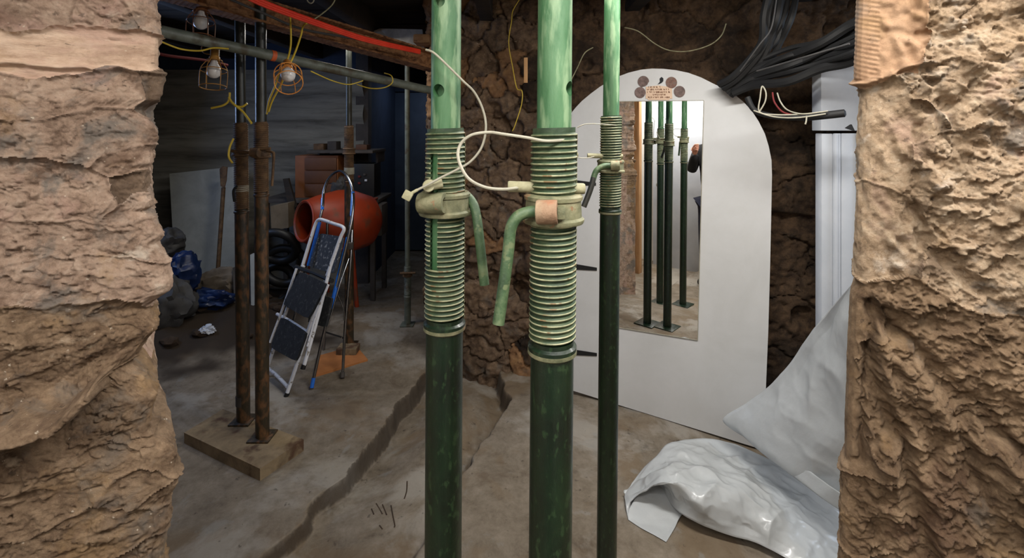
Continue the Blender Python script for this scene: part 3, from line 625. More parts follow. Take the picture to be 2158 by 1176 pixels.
p3 = steel_prop('slim green steel prop standing in front of the white arched panel', (P(1277, 0, d).x, d), .010, fz(.285, 1.51), 1.262, 1.536, 1.366, 1.404, zt+.10, green_in, green_out, thread_m, collar_m)
barrel(p3, 'handle_lug', P(1287, 349, 1.468), P(1306, 349, 1.463), .0155, .006, collar_m)
wtube(p3, 'handle', [P(1290, 349, 1.466), P(1272, 350, 1.462), P(1257, 360, 1.46), P(1250, 378, 1.457)], .0085, handle_m)
wtube(p3, 'handle_grip', [P(1251, 374, 1.457), P(1244, 400, 1.452), P(1230, 436, 1.446)], .0082, black_h, 4)
wtube(p3, 'locking_pin', [P(1238, 328, 1.50), P(1312, 330, 1.50)], .0075, pin_m, 3)
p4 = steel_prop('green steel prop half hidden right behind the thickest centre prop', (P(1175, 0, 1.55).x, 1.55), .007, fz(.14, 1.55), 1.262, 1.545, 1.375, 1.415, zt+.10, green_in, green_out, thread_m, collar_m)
wtube(p4, 'locking_pin', [P(1150, 327, 1.52), P(1218, 327, 1.52)], .008, pin_m, 3)
barrel(p4, 'handle_lug', P(1196, 345, 1.512), P(1214, 345, 1.507), .0155, .009, collar_m)
# wires
def wire(name, pts, r, m, label, cat='wire', group=None, sm=8): return tag(tube(name, pts, r, m, None, sm, 8), label, cat, group)
wire('pin_wire', [P(1091, 396, .69), P(1060, 399, .66), P(1020, 394, .65), P(985, 374, .65), P(966, 335, .655), P(970, 305, .66), P(993, 285, .66), P(1030, 279, .66), P(1062, 283, .655), P(1110, 290, .655), P(1150, 297, .655), P(1192, 295, .675)], .0021, white_c,
     'stiff pale wire looping left from the centre prop pin and back across its thread')
wire('pin_wire', [P(898, 105, .79), P(915, 112, .78), P(945, 140, .775), P(975, 170, .775), P(1000, 195, .78), P(1018, 232, .78), P(1024, 270, .775), P(1015, 310, .77), P(992, 340, .765), P(962, 358, .76), P(930, 374, .755), P(900, 390, .752), P(876, 402, .75)], .0019, white_c,
     'pale wire arching from the top of the slotted prop down to its square crimp')
bm = add_box(bmesh.new(), P(859, 412, .748), (.014, .006, .014), Matrix.Rotation(R(28), 3, 'Y'), .002)
cr = tag(obj('wire_crimp', bm, pin_m), 'small square crimp on the wire end left of the slotted prop', 'crimp'); 
bm = bmesh.new(); add_tube(bm, [P(866, 408, .748), P(880, 400, .75)], .0024, 8); obj('ferrule', bm, pin_m, cr)
wire('pin_wire', [P(1194, 345, 1.50), P(1200, 250, 1.50), P(1203, 232, 1.5), P(1190, 215, 1.5), P(1174, 224, 1.5)], .002, white_c, 'short pale wire on the half hidden prop above its thread')
wire('pin_wire', [P(1203, 308, 1.45), P(1198, 290, 1.44), P(1201, 310, 1.42), P(1214, 330, 1.42), P(1236, 333, 1.44), P(1252, 330, 1.46)], .0013, white_c, 'thin wire loop hanging left of the slim prop below its thread top')
wire('pin_wire', [P(1216, 269, 1.45), P(1232, 262, 1.45), P(1256, 261, 1.46), P(1298, 264, 1.47)], .0014, white_c, 'thin wire end wrapped round the top thread of the slim prop')
wire('hanging_flex', [P(1108, -20, 2.95), P(1082, 20, 2.95), P(1078, 45, 2.92), P(1072, 90, 2.9), P(1080, 140, 2.88), P(1089, 185, 2.86), P(1100, 192, 2.84), P(1099, 220, 2.84), P(1086, 262, 2.85), P(1080, 276, 2.86)], .0028, yellow_c, 'thin yellow-grey flex hanging down the rubble pier', 'flex')

# ------------------------------------------------------------------ arched panel with mirror
TH = R(21.5); PO = Vector((.312, 2.806, 0)); PT = Vector((math.cos(TH), -math.sin(TH), 0)); PN = Vector((-math.sin(TH), -math.cos(TH), .0))
def onpl(x, y, off=0, O=PO, N=PN):
    r = Vector(((x-HX)/F, 1, -(y-HY)/F)); c = Vector((0, 0, CZ)); O2 = O+N*off
    t = (O2-c).dot(N)/r.dot(N); return c+r*t
arch = [(1193, 819), (1193, 252), (1201, 242), (1212, 228), (1226, 213), (1244, 198), (1264, 183), (1282, 172), (1301, 162), (1325, 153), (1350, 147), (1374, 144.5), (1398, 145), (1425, 148), (1451, 153.5), (1477, 163), (1501, 175), (1526, 187), (1548, 199), (1567, 215), (1584, 233), (1599, 256), (1612, 282), (1620, 308), (1626, 338), (1627, 370), (1623, 560), (1619, 700), (1613, 845), (1608, 948)]
pan = thing('arched_panel', 'large white painted panel with a round arched top leaning on the stone wall', 'panel', tuple(PO))
mm = [(1296, 214), (1483, 212), (1470, 717), (1296, 689)]
# board: arch outline
o = prism('board', [onpl(*q) for q in arch], .02, panel_m, pan, -PN)
cc = [onpl(x, y, .0) for x, y in mm]
for (ya, yb, th0, th1, xr) in ((377, 384, 5, 13, 1256), (553, 563, 2, 14, 1258), (734, 743, 3, 13, 1258)):
    prism('strap', [onpl(1193, ya, .001), onpl(xr, yb+1, .001), onpl(xr, yb+7, .001), onpl(1193, ya+th1, .001)], .004, black_m, pan, PN)
mir = prism('mirror', [onpl(x, y, .002) for x, y in mm], .004, mirror_m, pan, PN)
# pale chipped edge of the mirror
ed = bmesh.new()
for a_, b_ in zip(mm, mm[1:]+mm[:1]): add_tube(ed, [onpl(*a_, .005), onpl(*b_, .005)], .0022, 6)
obj('mirror_edge', ed, white_c, pan)
disc1 = mat('disc_print', [(60, 44, 40), (104, 84, 78), (130, 108, 104)], 60, .6, .1, 60); disc2 = mat('disc_print_red', [(40, 30, 26), (120, 84, 70), (90, 92, 86)], 70, .6, .1, 60)
for i, (x, y, r_, m_) in enumerate([(1356, 172, 12, disc1), (1349, 195, 11.5, disc1), (1415, 174, 12, disc2), (1432, 193, 12, disc1)]):
    O = onpl(x, y, .003); pts = []
    for k in range(28):
        rr = r_*(1 if not (i == 0 and 0 < k < 8) else .86)
        pts.append(onpl(x+rr*math.cos(k/28*6.283), y+rr*math.sin(k/28*6.283), .002))
    e = prism('round_picture', pts, .002, m_, pan, PN)
    for q in (.62, .3):
        obj('ring', add_tube(bmesh.new(), [onpl(x+r_*q*math.cos(k/20*6.283), y+r_*q*math.sin(k/20*6.283), .0045) for k in range(20)], .0012, 5, True), rubber, e)
prism('leaf_picture', [onpl(*q, .002) for q in [(1386, 178), (1391, 172), (1390, 166), (1394, 162), (1398, 165), (1398, 171), (1394, 175)]], .002, rubber, pan, PN)
note_p = mat('note_paper', [(206, 176, 150), (220, 194, 170)], 12, .8, .05, 60); ink = mat('ink_brown', [(86, 48, 24), (120, 72, 40)], 30, .8, 0)
note = prism('note', [onpl(*q, .002) for q in [(1361, 183), (1387, 180), (1416, 184), (1417, 208), (1361, 208)]], .0012, note_p, pan, PN)
prism('note_label', [onpl(*q, .002) for q in [(1364, 207), (1412, 207), (1411, 211), (1366, 211)]], .001, note_p, pan, PN)
# faded handwriting: the photograph shows five lines of brown pen strokes too blurred to read
rw = random.Random(3)
for ly, lx0, lx1 in ((183.5, 1366, 1392), (188.5, 1364, 1410), (194, 1364, 1414), (199.5, 1376, 1404), (205, 1366, 1412)):
    pen = bmesh.new(); x = lx0
    while x < lx1:
        for _ in range(rw.randint(1, 2)):
            a = (x+rw.uniform(-.3, .6), ly-1.7+rw.uniform(-.3, .5)); b = (x+rw.uniform(-.5, 1.4), ly+rw.uniform(-.4, 1.6)); c = (x+rw.uniform(.5, 1.8), ly+1.5+rw.uniform(-1.8, .3))
            add_tube(pen, smooth_pts([onpl(*q, .0042) for q in (a, b, c)], 3), .0011, 5)
        x += rw.choice((2.3, 2.6, 3.0, 4.8))
    obj('handwriting', pen, ink, pan)
stain = mat('edge_stain', [(110, 96, 80), (150, 138, 120)], 10, .9, .1, 50)

# ------------------------------------------------------------------ plastic sheet (hanging part and crumpled part on the floor)
def loft(name, rows, m, n=70, k=46, amp=.012, seed=0, parent=None, freq=7, cs=1.0):
    """rows: list of rows of points (same count); smooth surface with wrinkles, given a little thickness"""
    R_ = [smooth_pts(r, 12) for r in rows]; cnt = len(R_[0])
    cols = [smooth_pts([R_[i][j] for i in range(len(R_))], 12) for j in range(cnt)]
    A = np.array([[tuple(p) for p in c] for c in cols])          # cnt x m x 3
    ti = np.linspace(0, A.shape[0]-1, n); tj = np.linspace(0, A.shape[1]-1, k)
    def samp(A, t, ax):
        a = np.floor(t).astype(int); b = np.minimum(a+1, A.shape[ax]-1); f = t-a
        s = [1, 1, 1]; s[ax] = -1; f = f.reshape(s); return np.take(A, a, ax)*(1-f)+np.take(A, b, ax)*f
    G = samp(samp(A, ti, 0), tj, 1)
    du = np.gradient(G, axis=0); dv = np.gradient(G, axis=1); N = np.cross(du, dv); N /= np.linalg.norm(N, axis=2, keepdims=True)+1e-9
    x, y, z = G[..., 0], G[..., 1], G[..., 2]
    wr = ridged(x*freq*.5+seed, y*freq*.8, z*freq*.5, 2, .45)*.45+cs*(1.3*np.abs(vnoise((x+y*.8)*freq*.55+seed+7, (y-x*.8)*freq*1.1, z*freq*.8))+.5*np.abs(vnoise((x-y*.6)*freq*1.2+seed, (y+x*.6)*freq*2.2, z*freq*2+4))+.2*np.abs(vnoise((x+y*.3)*freq*4+seed, (y-x*.3)*freq*4, z*freq*4+4)))+vnoise(x*3+seed, y*3, z*3)
    edge_i = np.minimum(np.arange(n), np.arange(n)[::-1]).reshape(-1, 1)/n; edge_j = np.minimum(np.arange(k), np.arange(k)[::-1]).reshape(1, -1)/k
    fade = np.clip(np.minimum(edge_i, edge_j)*8, .25, 1)
    G = G+N*(wr*amp*fade)[..., None]
    fl = floor_z(G[..., 0], G[..., 1])+.004; G[..., 2] = np.maximum(G[..., 2], fl)
    idx = np.arange(n*k).reshape(n, k); q = np.stack([idx[:-1, :-1], idx[:-1, 1:], idx[1:, 1:], idx[1:, :-1]], -1).reshape(-1, 4)
    o = grid_mesh(name, G.reshape(-1, 3), q, m, parent); md = o.modifiers.new('solid', 'SOLIDIFY'); md.thickness = .0012
    return o
def FL(x, y, up=0, z=0.0):
    """point above the floor seen at pixel x,y"""
    dd = CZ*F/(y-HY); 
    for _ in range(6):
        zz = fz((x-HX)/F*dd, dd)+up; dd = (CZ-zz)*F/(y-HY)
    return P(x, y, dd)
sh = thing('plastic_sheet', 'large translucent white plastic sheet crumpled on the floor and hung by the right jamb', 'sheet', tuple(FL(1600, 1100)))
rows = [[P(1797, 597, 1.62), P(1860, 600, 1.5), P(1960, 640, 1.45)],
        [P(1735, 664, 1.85), P(1800, 700, 1.62), P(1960, 750, 1.48)],
        [P(1692, 722, 1.98), P(1790, 780, 1.68), P(1960, 850, 1.52)],
        [P(1655, 775, 2.06), P(1770, 860, 1.75), P(1960, 930, 1.55)],
        [P(1614, 818, 2.14), P(1750, 930, 1.80), P(1960, 1000, 1.58)],
        [P(1570, 850, 2.20), P(1720, 960, 1.86), P(1950, 1060, 1.6)],
        [P(1522, 888, 2.26), P(1680, 1000, 1.93), P(1950, 1110, 1.6)],
        [P(1590, 935, 2.20), P(1690, 1020, 1.94), P(1950, 1180, 1.6)]]
loft('hanging_fold', rows, sheet_m, 150, 110, .012, 3, sh, 5)
rows = [[P(1585, 890, 2.17), P(1600, 925, 2.17), P(1612, 950, 2.14), P(1650, 985, 2.02), P(1700, 1025, 1.9), P(1760, 1068, 1.8), P(1950, 1180, 1.6)],
        [P(1610, 880, 2.12), P(1625, 915, 2.12), P(1640, 940, 2.07), P(1680, 970, 1.96), P(1730, 1010, 1.85), P(1790, 1050, 1.75), P(1960, 1150, 1.6)]]
loft('rolled_hem', rows, sheet_m, 60, 10, .006, 8, sh)
rows = [[FL(1318, 1035, .03), FL(1350, 988, .06), FL(1385, 955, .10), FL(1412, 932, .12), FL(1480, 921, .13), FL(1540, 930, .12), FL(1600, 955, .10), FL(1660, 990, .08), FL(1760, 1060, .06), FL(1900, 1120, .05)],
        [FL(1314, 1045, .02), FL(1345, 1020, .09), FL(1385, 985, .15), FL(1420, 965, .17), FL(1480, 960, .17), FL(1540, 975, .15), FL(1600, 1000, .13), FL(1660, 1030, .11), FL(1760, 1085, .07), FL(1900, 1150, .05)],
        [FL(1317, 1062, .02), FL(1362, 1040, .08), FL(1395, 1020, .15), FL(1430, 1010, .18), FL(1480, 1010, .18), FL(1540, 1020, .17), FL(1600, 1045, .15), FL(1660, 1075, .11), FL(1760, 1120, .07), FL(1900, 1180, .05)],
        [FL(1322, 1080, .01), FL(1362, 1034, .03), FL(1395, 1030, .10), FL(1425, 1050, .11), FL(1470, 1060, .13), FL(1540, 1075, .12), FL(1600, 1100, .10), FL(1660, 1120, .09), FL(1760, 1160, .05), FL(1900, 1230, .04)],
        [FL(1324, 1092, .0), FL(1356, 1030, .01), FL(1390, 1030, .03), FL(1415, 1068, .03), FL(1455, 1098, .04), FL(1540, 1130, .03), FL(1600, 1148, .03), FL(1660, 1178, .03), FL(1760, 1230, .03), FL(1900, 1290, .03)]]
loft('crumpled_fold', rows, sheet_m, 240, 130, .016, 5, sh, 8)
rows = [[FL(1352, 1020, .05), FL(1385, 1018, .05), FL(1420, 1045, .04), FL(1440, 1080, .02)],
        [FL(1338, 1050, .03), FL(1370, 1060, .03), FL(1405, 1075, .025), FL(1430, 1095, .015)],
        [FL(1324, 1078, .012), FL(1358, 1090, .012), FL(1395, 1105, .012), FL(1422, 1112, .01)],
        [FL(1324, 1095, .004), FL(1350, 1112, .004), FL(1380, 1128, .004), FL(1404, 1142, .004)]]
loft('turned_corner', rows, sheet_m, 40, 40, .004, 9, sh)

# ------------------------------------------------------------------ cables on the right
def cable(pts, r, label, m=None, group='black cables in the bundle', sm=8): return tag(tube('cable', pts, r, m or black_c, None, sm, 8), label, 'cable', group)
for i in range(7):
    o_ = i-3; w = lambda a: random.uniform(-a, a)
    cable([P(1655+o_*9, -40, 2.25+.03*i), P(1640+o_*8+w(6), 30, 2.25+w(.03)), P(1628+o_*8+w(8), 80+w(8), 2.27), P(1598+o_*7+w(8), 120+w(10), 2.32), P(1560+o_*5, 158+w(8), 2.38), P(1528+o_*4, 190+o_*4, 2.44)], random.choice((.011, .015, .019)),
          '%s black cable falling from the ceiling to the arched panel' % ('leftmost', 'second from left', 'third from left', 'middle', 'third from right', 'second from right', 'rightmost')[i], None, 'black cables falling from the ceiling')
for i in range(8):
    o_ = i-3.5
    cable([P(1900, 40+o_*9, 1.75), P(1800, 82+o_*12+w(4), 1.95+w(.05)), P(1730, 112+o_*9+w(7), 2.1+w(.04)), P(1660, 136+o_*8+w(9), 2.22+w(.04)), P(1590, 158+o_*6+w(7), 2.34), P(1545, 182+o_*4, 2.42)], random.choice((.012, .016, .020)),
          '%s black cable running right from arched panel to stone jamb' % ('topmost', 'second from top', 'third from top', 'upper middle', 'lower middle', 'third from bottom', 'second from bottom', 'lowest')[i], None, 'black cables running to the right jamb')
cable([P(1560, 150, 2.30), P(1600, 95, 2.22), P(1625, 60, 2.2), P(1636, 0, 2.18)], .0035, 'thin grey cable climbing on the left side of the falling black bundle', grey_bag, None)
cable([P(1595, 150, 2.25), P(1690, 122, 2.05), P(1790, 92, 1.85)], .004, 'thin grey cable lying along the top of the black bundle by the right jamb', grey_bag, None)
th = tag(tube('cable_end', [P(1575, 205, 2.2), P(1590, 232, 2.18), P(1625, 244, 2.14), P(1680, 248, 2.08), P(1740, 243, 2.02), P(1783, 238, 1.98)], [.012]*26+[.016]*14+[.008], black_c, None, 8, 12), 'thick black taped cable ending in front of the white door head', 'cable')
for pts, lb in (([P(1600, 236, 2.13), P(1612, 215, 2.12), P(1614, 195, 2.12), P(1606, 182, 2.14), P(1602, 205, 2.12), P(1601, 236, 2.12), P(1640, 242, 2.08), P(1700, 240, 2.03), P(1745, 234, 1.99)], 'white wire looping up left of the taped cable end'),
               ([P(1638, 196, 2.15), P(1645, 215, 2.12), P(1660, 232, 2.08), P(1690, 240, 2.03), P(1730, 236, 1.99)], 'white wire dropping to the middle of the taped cable end'),
               ([P(1588, 233, 2.12), P(1630, 246, 2.09), P(1680, 248, 2.03), P(1740, 240, 1.99)], 'white wire lying straight along the taped cable end')):
    wire('wire', pts, .003, white_c, lb)
wire('wire', [P(1628, 195, 2.14), P(1632, 215, 2.12), P(1648, 235, 2.09), P(1670, 242, 2.06)], .0035, red_d, 'dull red wire beside the white wires of the taped cable')
wire('cable_tie', [P(1700, 244, 2.0), P(1699, 255, 2.0), P(1697, 262, 2.0)], .003, white_c, 'white cable tie tail hanging from the taped cable', 'tie')
prism('tmp', [P(1783, 270, 2.1), P(1795, 262, 2.1), P(1802, 276, 2.1)], .01, black_m).name = 'black_flag'
tag(bpy.data.objects['black_flag'], 'small black pointed tab on the white door head by the jamb', 'tab')
wire('wall_flex', [P(1316, 58, 2.72), P(1345, 66, 2.70), P(1380, 92, 2.68), P(1410, 106, 2.66), P(1450, 108, 2.64), P(1495, 95, 2.62), P(1520, 75, 2.6), P(1530, 50, 2.6)], .003, pin_m, 'thin flex sagging across the stone above the arched panel', 'flex')
wire('wall_flex', [P(1250, 100, 2.74), P(1232, 112, 2.74), P(1218, 140, 2.74), P(1204, 168, 2.74)], .003, pin_m, 'thin flex in a steep arc between the two rear green props', 'flex')
bm = add_box(bmesh.new(), P(1108, 148, 2.86), (.022, .014, .145), None, .002); lw = tag(obj('wooden_lath', bm, lath), 'short pale wooden lath on the rubble pier left of the centre prop', 'lath')

# ------------------------------------------------------------------ left cellar: rusted props, beam, pipe
def old_prop(label, x0, ytop, xb, yb, z0, ro, ri, d, zt0, zt1, zc0, zc1, ztop, mt=rust_mid, mo=rust_dark, mi=prop_blk, mc=rust_mid):
    b = P(xb, 0, d).x; lean = math.atan2(P(x0, 0, d).x-b, ztop-z0)
    return steel_prop(label, (b, d), lean, z0, zt0, zt1, zc0, zc1, ztop, mi, mo, mt, mc, ri, ro, .009, group='rusty steel props in the left cellar', capring=False, bps=.10)
zpl = .055
pb = old_prop('rusty brown steel prop, right one of the pair on the timber plate', 549, 70, 553, 935, zpl, .0302, .0242, 2.33, 1.20, 1.527, P(0, 332, 2.33).z, P(0, 312, 2.33).z, 2.17)
wtube(pb, 'handle', [P(562, 318, 2.28), P(574, 321, 2.27), P(577, 330, 2.27), P(573, 392, 2.26)], .006, rust_mid); wtube(pb, 'locking_pin', [P(528, 315, 2.29), P(570, 313, 2.29)], .007, rust_mid, 3)
wtube(pb, 'handle_lug', [P(530, 322, 2.285), P(546, 322, 2.28)], .02, rust_mid, 3)
pa = old_prop('rusty black steel prop, left one of the pair on the timber plate', 505, 110, 513, 905, zpl, .0310, .0235, 2.46, 1.10, 1.525, P(0, 328, 2.46).z, P(0, 316, 2.46).z, 2.17)
wtube(pa, 'locking_pin', [P(488, 318, 2.42), P(530, 322, 2.42)], .008, rust_mid, 3)
wtube(pa, 'tape_wrap', [P(511.5, 832, 2.46), P(511.7, 852, 2.46)], .0316, grey_s, 3, 24)
tw = wtube(pa, 'tape_wrap', [P(509, 390, 2.46), P(509, 404, 2.46)], .0322, white_c, 3, 24)
wtube(pa, 'rag', [P(500, 392, 2.43), P(492, 402, 2.42), P(494, 425, 2.42)], .006, black_m, 4)
pc = old_prop('rusty steel prop standing on orange board behind the ladders', 735, 115, 736, 738, fz(-1.1, 3.35)+.03, .0300, .0200, 3.38, 1.15, P(0, 265, 3.38).z, P(0, 325, 3.38).z, P(0, 312, 3.38).z, 2.17)
wtube(pc, 'tape_wrap', [P(736, 353, 3.38), P(736, 367, 3.38)], .034, white_c, 3, 20)
pd = old_prop('slender grey steel prop with low collar near the slate door', 858, 185, 859, 682, fz(-.8, 3.85), .0245, .0190, 3.80, P(0, 690, 3.8).z+.25, P(0, 560, 3.8).z+.001, P(0, 582, 3.8).z, P(0, 572, 3.8).z, 2.17, mi=galv, mo=galv, mc=rust_mid, mt=galv)
wtube(pd, 'locking_pin', [P(843, 576, 3.76), P(876, 575, 3.76)], .008, rust_mid, 3)
# timber plate under the pair
c4 = [P(388, 912, 2.46), P(545, 1001, 2.17), P(640, 930, 2.40), P(478, 862, 2.68)]
pts = [Vector((v.x, v.y, zpl)) for v in (Vector(((388-HX)/F*((CZ-zpl)*F/(912-HY)), (CZ-zpl)*F/(912-HY), 0)), Vector(((548-HX)/F*((CZ-zpl)*F/(988-HY)), (CZ-zpl)*F/(988-HY), 0)), Vector(((640-HX)/F*((CZ-zpl)*F/(926-HY)), (CZ-zpl)*F/(926-HY), 0)), Vector(((470-HX)/F*((CZ-zpl)*F/(862-HY)), (CZ-zpl)*F/(862-HY), 0)))]
tag(prism('timber_plate', pts, -.06, wood_old, None, Vector((0, 0, 1))), 'dusty square timber plate on the floor under the pair of rusty props', 'timber')
q = P(735, 760, 3.3)
ob = [FL(660, 792, .012), FL(775, 757, .012), FL(750, 728, .012), FL(668, 750, .012)]
tag(prism('orange_board', ob, -.015, mat('board_orange', [(150, 92, 48), (184, 120, 66)], 8, .8, .2, 40), None, Vector((0, 0, 1))), 'orange-brown board on the floor under the rusty prop behind the ladders', 'board')
blk = FL(736, 742); box('timber_block', (blk.x, blk.y-.02, fz(blk.x, blk.y)+.025), (.13, .10, .05), wood_old).name = 'timber_block'
tag(bpy.data.objects['timber_block'], 'timber block at the foot of the rusty prop behind the ladders', 'timber')
# grey scaffold tube
sp = tag(tube('scaffold_tube', [P(250, 50, 1.83), P(345, 67, 1.98), P(895, 188, 3.03), P(960, 200, 3.15)], .0242, galv, None, 1, 20), 'long grey scaffold tube slung below the rusty beam', 'tube')
a_, b_ = P(345, 67, 1.98), P(895, 188, 3.03)
def onpipe(x):
    t = 0; 
    for k in range(200):
        v = a_.lerp(b_, k/199); 
        if HX+v.x/v.y*F >= x: return v
    return v
obj('orange_tape', add_tube(bmesh.new(), [onpipe(567), onpipe(579)], .0256, 20), tape_o, sp)
# rusty I-beam
def ibeam():
    A, B = P(230, -38, 1.92), P(915, 148, 3.15); d = (B-A).normalized(); s = Vector((0, 0, 1)).cross(d).normalized(); u = d.cross(s)
    n = 160; prof = [(-.055, 0), (.055, 0), (.055, .010), (.006, .014), (.006, .095), (.055, .10), (.055, .11), (-.055, .11), (-.055, .10), (-.006, .095), (-.006, .014), (-.055, .010)]
    V = []; Fc = []
    for i in range(n+1):
        p = A.lerp(B, i/n)
        for k, (x, z) in enumerate(prof): 
            j = .0035*math.sin(i*2.3+k*1.7)*math.sin(i*.71+k)
            V.append(p+s*(x+j)+u*(z+j*.8)+Vector((0, 0, -.006)))
    m = len(prof)
    for i in range(n):
        for k in range(m): Fc.append((i*m+k, i*m+(k+1) % m, (i+1)*m+(k+1) % m, (i+1)*m+k))
    return mesh_np('steel_beam', V, Fc, rust_beam, smooth=False)
tag(ibeam(), 'heavily rusted steel beam crossing the left cellar ceiling', 'beam')
rc = thing('red_conduit', 'bright red conduit pair running above the rusty beam', 'conduit', tuple(P(545, 0, 2.0)))
for k in (0, 1, 2): tube('conduit', [P(480, -42+k*5, 1.86), P(545, -2+k*5, 1.95), P(700, 56+k*4, 2.25), P(780, 82+k*3.5, 2.45), P(885, 106+k*3, 2.75)], .0062, red_c, rc, 6, 8)
wire('cable', [P(300, 104, 2.7), P(352, 117, 2.8), P(430, 127, 3.0), P(480, 138, 3.1)], .009, red_d, 'dull maroon cable behind the left end of the grey scaffold tube', 'cable')
wire('grey_cable', [P(470, -8, 2.1), P(560, 30, 2.2), P(640, 62, 2.35), P(760, 84, 2.6), P(880, 112, 2.9)], .006, grey_bag, 'grey cable lying along the top of the rusty beam', 'cable')
wire('yellow_cable', [P(340, 88, 1.9), P(380, 103, 1.95), P(420, 107, 1.98), P(450, 101, 2.0), P(482, 103, 2.02)], .0035, yellow_c, 'yellow cable drooping under the left end of the scaffold tube', 'cable')
wire('yellow_cable', [P(611, 30, 2.2), P(613, 70, 2.18), P(612, 100, 2.15), P(604, 130, 2.12), P(590, 150, 2.1), P(580, 180, 2.12), P(567, 212, 2.16), P(562, 240, 2.2)], .0042, yellow_c, 'yellow cable, left one of two dropping past the front caged lamp', 'cable')
wire('yellow_cable', [P(660, 42, 2.25), P(640, 54, 2.22), P(634, 75, 2.2), P(622, 110, 2.14), P(606, 145, 2.1), P(592, 178, 2.12), P(574, 212, 2.16), P(566, 235, 2.19)], .0042, yellow_c, 'yellow cable, right one of two dropping past the front caged lamp', 'cable')
wire('yellow_cable', [P(660, 42, 2.25), P(680, 28, 2.3), P(700, 10, 2.3), P(710, -10, 2.3)], .003, pin_m, 'thin pale cable rising from the red conduit to the ceiling', 'cable')
wire('yellow_cable', [P(655, 150, 2.15), P(700, 170, 2.3), P(735, 178, 2.5), P(765, 170, 2.55)], .0028, yellow_c, 'thin yellow cable sagging right from the front caged lamp', 'cable')
wire('yellow_cable', [P(810, 154, 2.75), P(825, 160, 2.72), P(826, 175, 2.72), P(808, 185, 2.72), P(780, 186, 2.72), P(752, 178, 2.72)], .003, yellow_c, 'yellow cable loop hanging below the right half of the scaffold tube', 'cable')
wire('yellow_cable', [P(445, 228, 2.3), P(470, 222, 2.3), P(482, 212, 2.3), P(484, 195, 2.3)], .005, yellow_c, 'yellow cable tail curling left of the rusty black prop', 'cable')
wire('yellow_cable', [P(482, 205, 2.3), P(488, 215, 2.3), P(498, 224, 2.3), P(512, 236, 2.3), P(530, 260, 2.28)], .0055, yellow_c, 'thick yellow cable crossing in front of the rusty black prop', 'cable')
wire('yellow_cable', [P(498, 224, 2.32), P(510, 225, 2.32), P(521, 218, 2.32)], .005, yellow_c, 'short yellow cable stub pointing right at the rusty black prop', 'cable')
wire('yellow_cable', [P(492, 292, 2.35), P(484, 310, 2.35), P(482, 330, 2.35), P(490, 344, 2.35)], .005, yellow_c, 'yellow cable bow hanging left of the rusty black prop collar', 'cable')
def caged_lamp(label, c, axis, s=1.0, mcage=orange_p, cage_r=.052, L=.12):
    t = thing('caged_lamp', label, 'lamp', tuple(c), 'caged site lamps on yellow cable')
    x, y, z = frame(axis); M = Matrix.Translation(Vector(c)) @ Matrix((x, y, z)).transposed().to_4x4()
    obj('socket', add_lathe(bmesh.new(), [(0, -.075), (.014, -.07), (.018, -.06), (.018, -.02), (.022, -.015), (.022, 0), (0, 0)], 20, M), mcage, t)
    obj('bulb', add_lathe(bmesh.new(), [(.012, 0), (.014, .012), (.024, .030), (.029, .048), (.026, .066), (.014, .077), (0, .080)], 24, M), bulb_m, t)
    def ringpts(r, h): return [M @ Vector((r*math.cos(k/24*6.283), r*math.sin(k/24*6.283), h)) for k in range(24)]
    for r_, h in ((.03, 0), (cage_r, .045), (cage_r, L)):
        obj('cage_ring', add_tube(bmesh.new(), ringpts(r_, h), .0022, 6, True), mcage, t)
    for k in range(6):
        a = k/6*6.283
        obj('cage_bar', add_tube(bmesh.new(), smooth_pts([M @ Vector((r_*math.cos(a), r_*math.sin(a), h)) for r_, h in ((.02, -.01), (.035, .01), (cage_r, .045), (cage_r, L))], 4), .0018, 6), mcage, t)
    obj('hook', add_tube(bmesh.new(), smooth_pts([M @ Vector(v) for v in ((0, .018, -.03), (0, .05, -.04), (0, .06, -.07), (0, .03, -.085))], 5), .002, 6), mcage, t)
    return t
caged_lamp('caged lamp in front, hung by yellow cables below the orange tape', P(606, 146, 2.06), (.30, -.60, -.42), mcage=orange_p)
caged_lamp('caged lamp hanging left of the rusty black prop below the tube', P(452, 128, 2.2), (.06, -.18, -.9), mcage=mat('cage_dull', [(150, 104, 44), (180, 132, 66)], 20, .5, .1, 60))
caged_lamp('caged lamp partly hidden behind the rusty beam at the far left', P(424, 25, 2.15), (.1, -.2, -.9), mcage=mat('cage_brown', [(100, 60, 36), (130, 84, 50)], 20, .5, .1, 60))
wire('cable_loop', [P(646, -10, 2.2), P(648, 2, 2.2), P(655, 7, 2.2), P(661, 2, 2.2), P(662, -10, 2.2)], .003, white_c, 'small white cable loop at the ceiling above the red conduit', 'cable')

# ------------------------------------------------------------------ ladders
def plane_pt(O, N):
    return lambda x, y, off=0: onpl(x, y, off, O, N)
O1 = Vector((-1.264, 2.79, .01)); u1 = Vector((-.73, .68, 0)).normalized(); v1 = Vector((.258, .222, .94)).normalized(); n1 = u1.cross(v1).normalized()
if n1.y > 0: n1 = -n1
L1 = plane_pt(O1, n1)
lad = thing('step_ladder', 'folded white step ladder with dark treads leaning to the right', 'ladder', tuple(O1))
r_ = .0105
tube('front_frame', [L1(604, 832), L1(640, 725), L1(672, 630), L1(702, 545), L1(718, 500), L1(725, 484), L1(720, 477), L1(705, 472), L1(682, 464), L1(672, 463), L1(665, 472), L1(655, 503), L1(637, 562)], r_, lad_w, lad, 5, 12)
tube('foot_cap', [L1(602, 838), L1(606, 828)], .013, blk_pl, lad, 2)
tube('front_frame', [L1(640, 560), L1(600, 665), L1(568, 762), L1(552, 800)], r_, lad_w, lad, 3, 12)
tube('cross_bar', [L1(560, 772), L1(582, 790), L1(606, 815)], .010, lad_w, lad, 3)
tube('cross_bar', [L1(584, 662), L1(610, 676), L1(648, 700)], .010, lad_w, lad, 3)
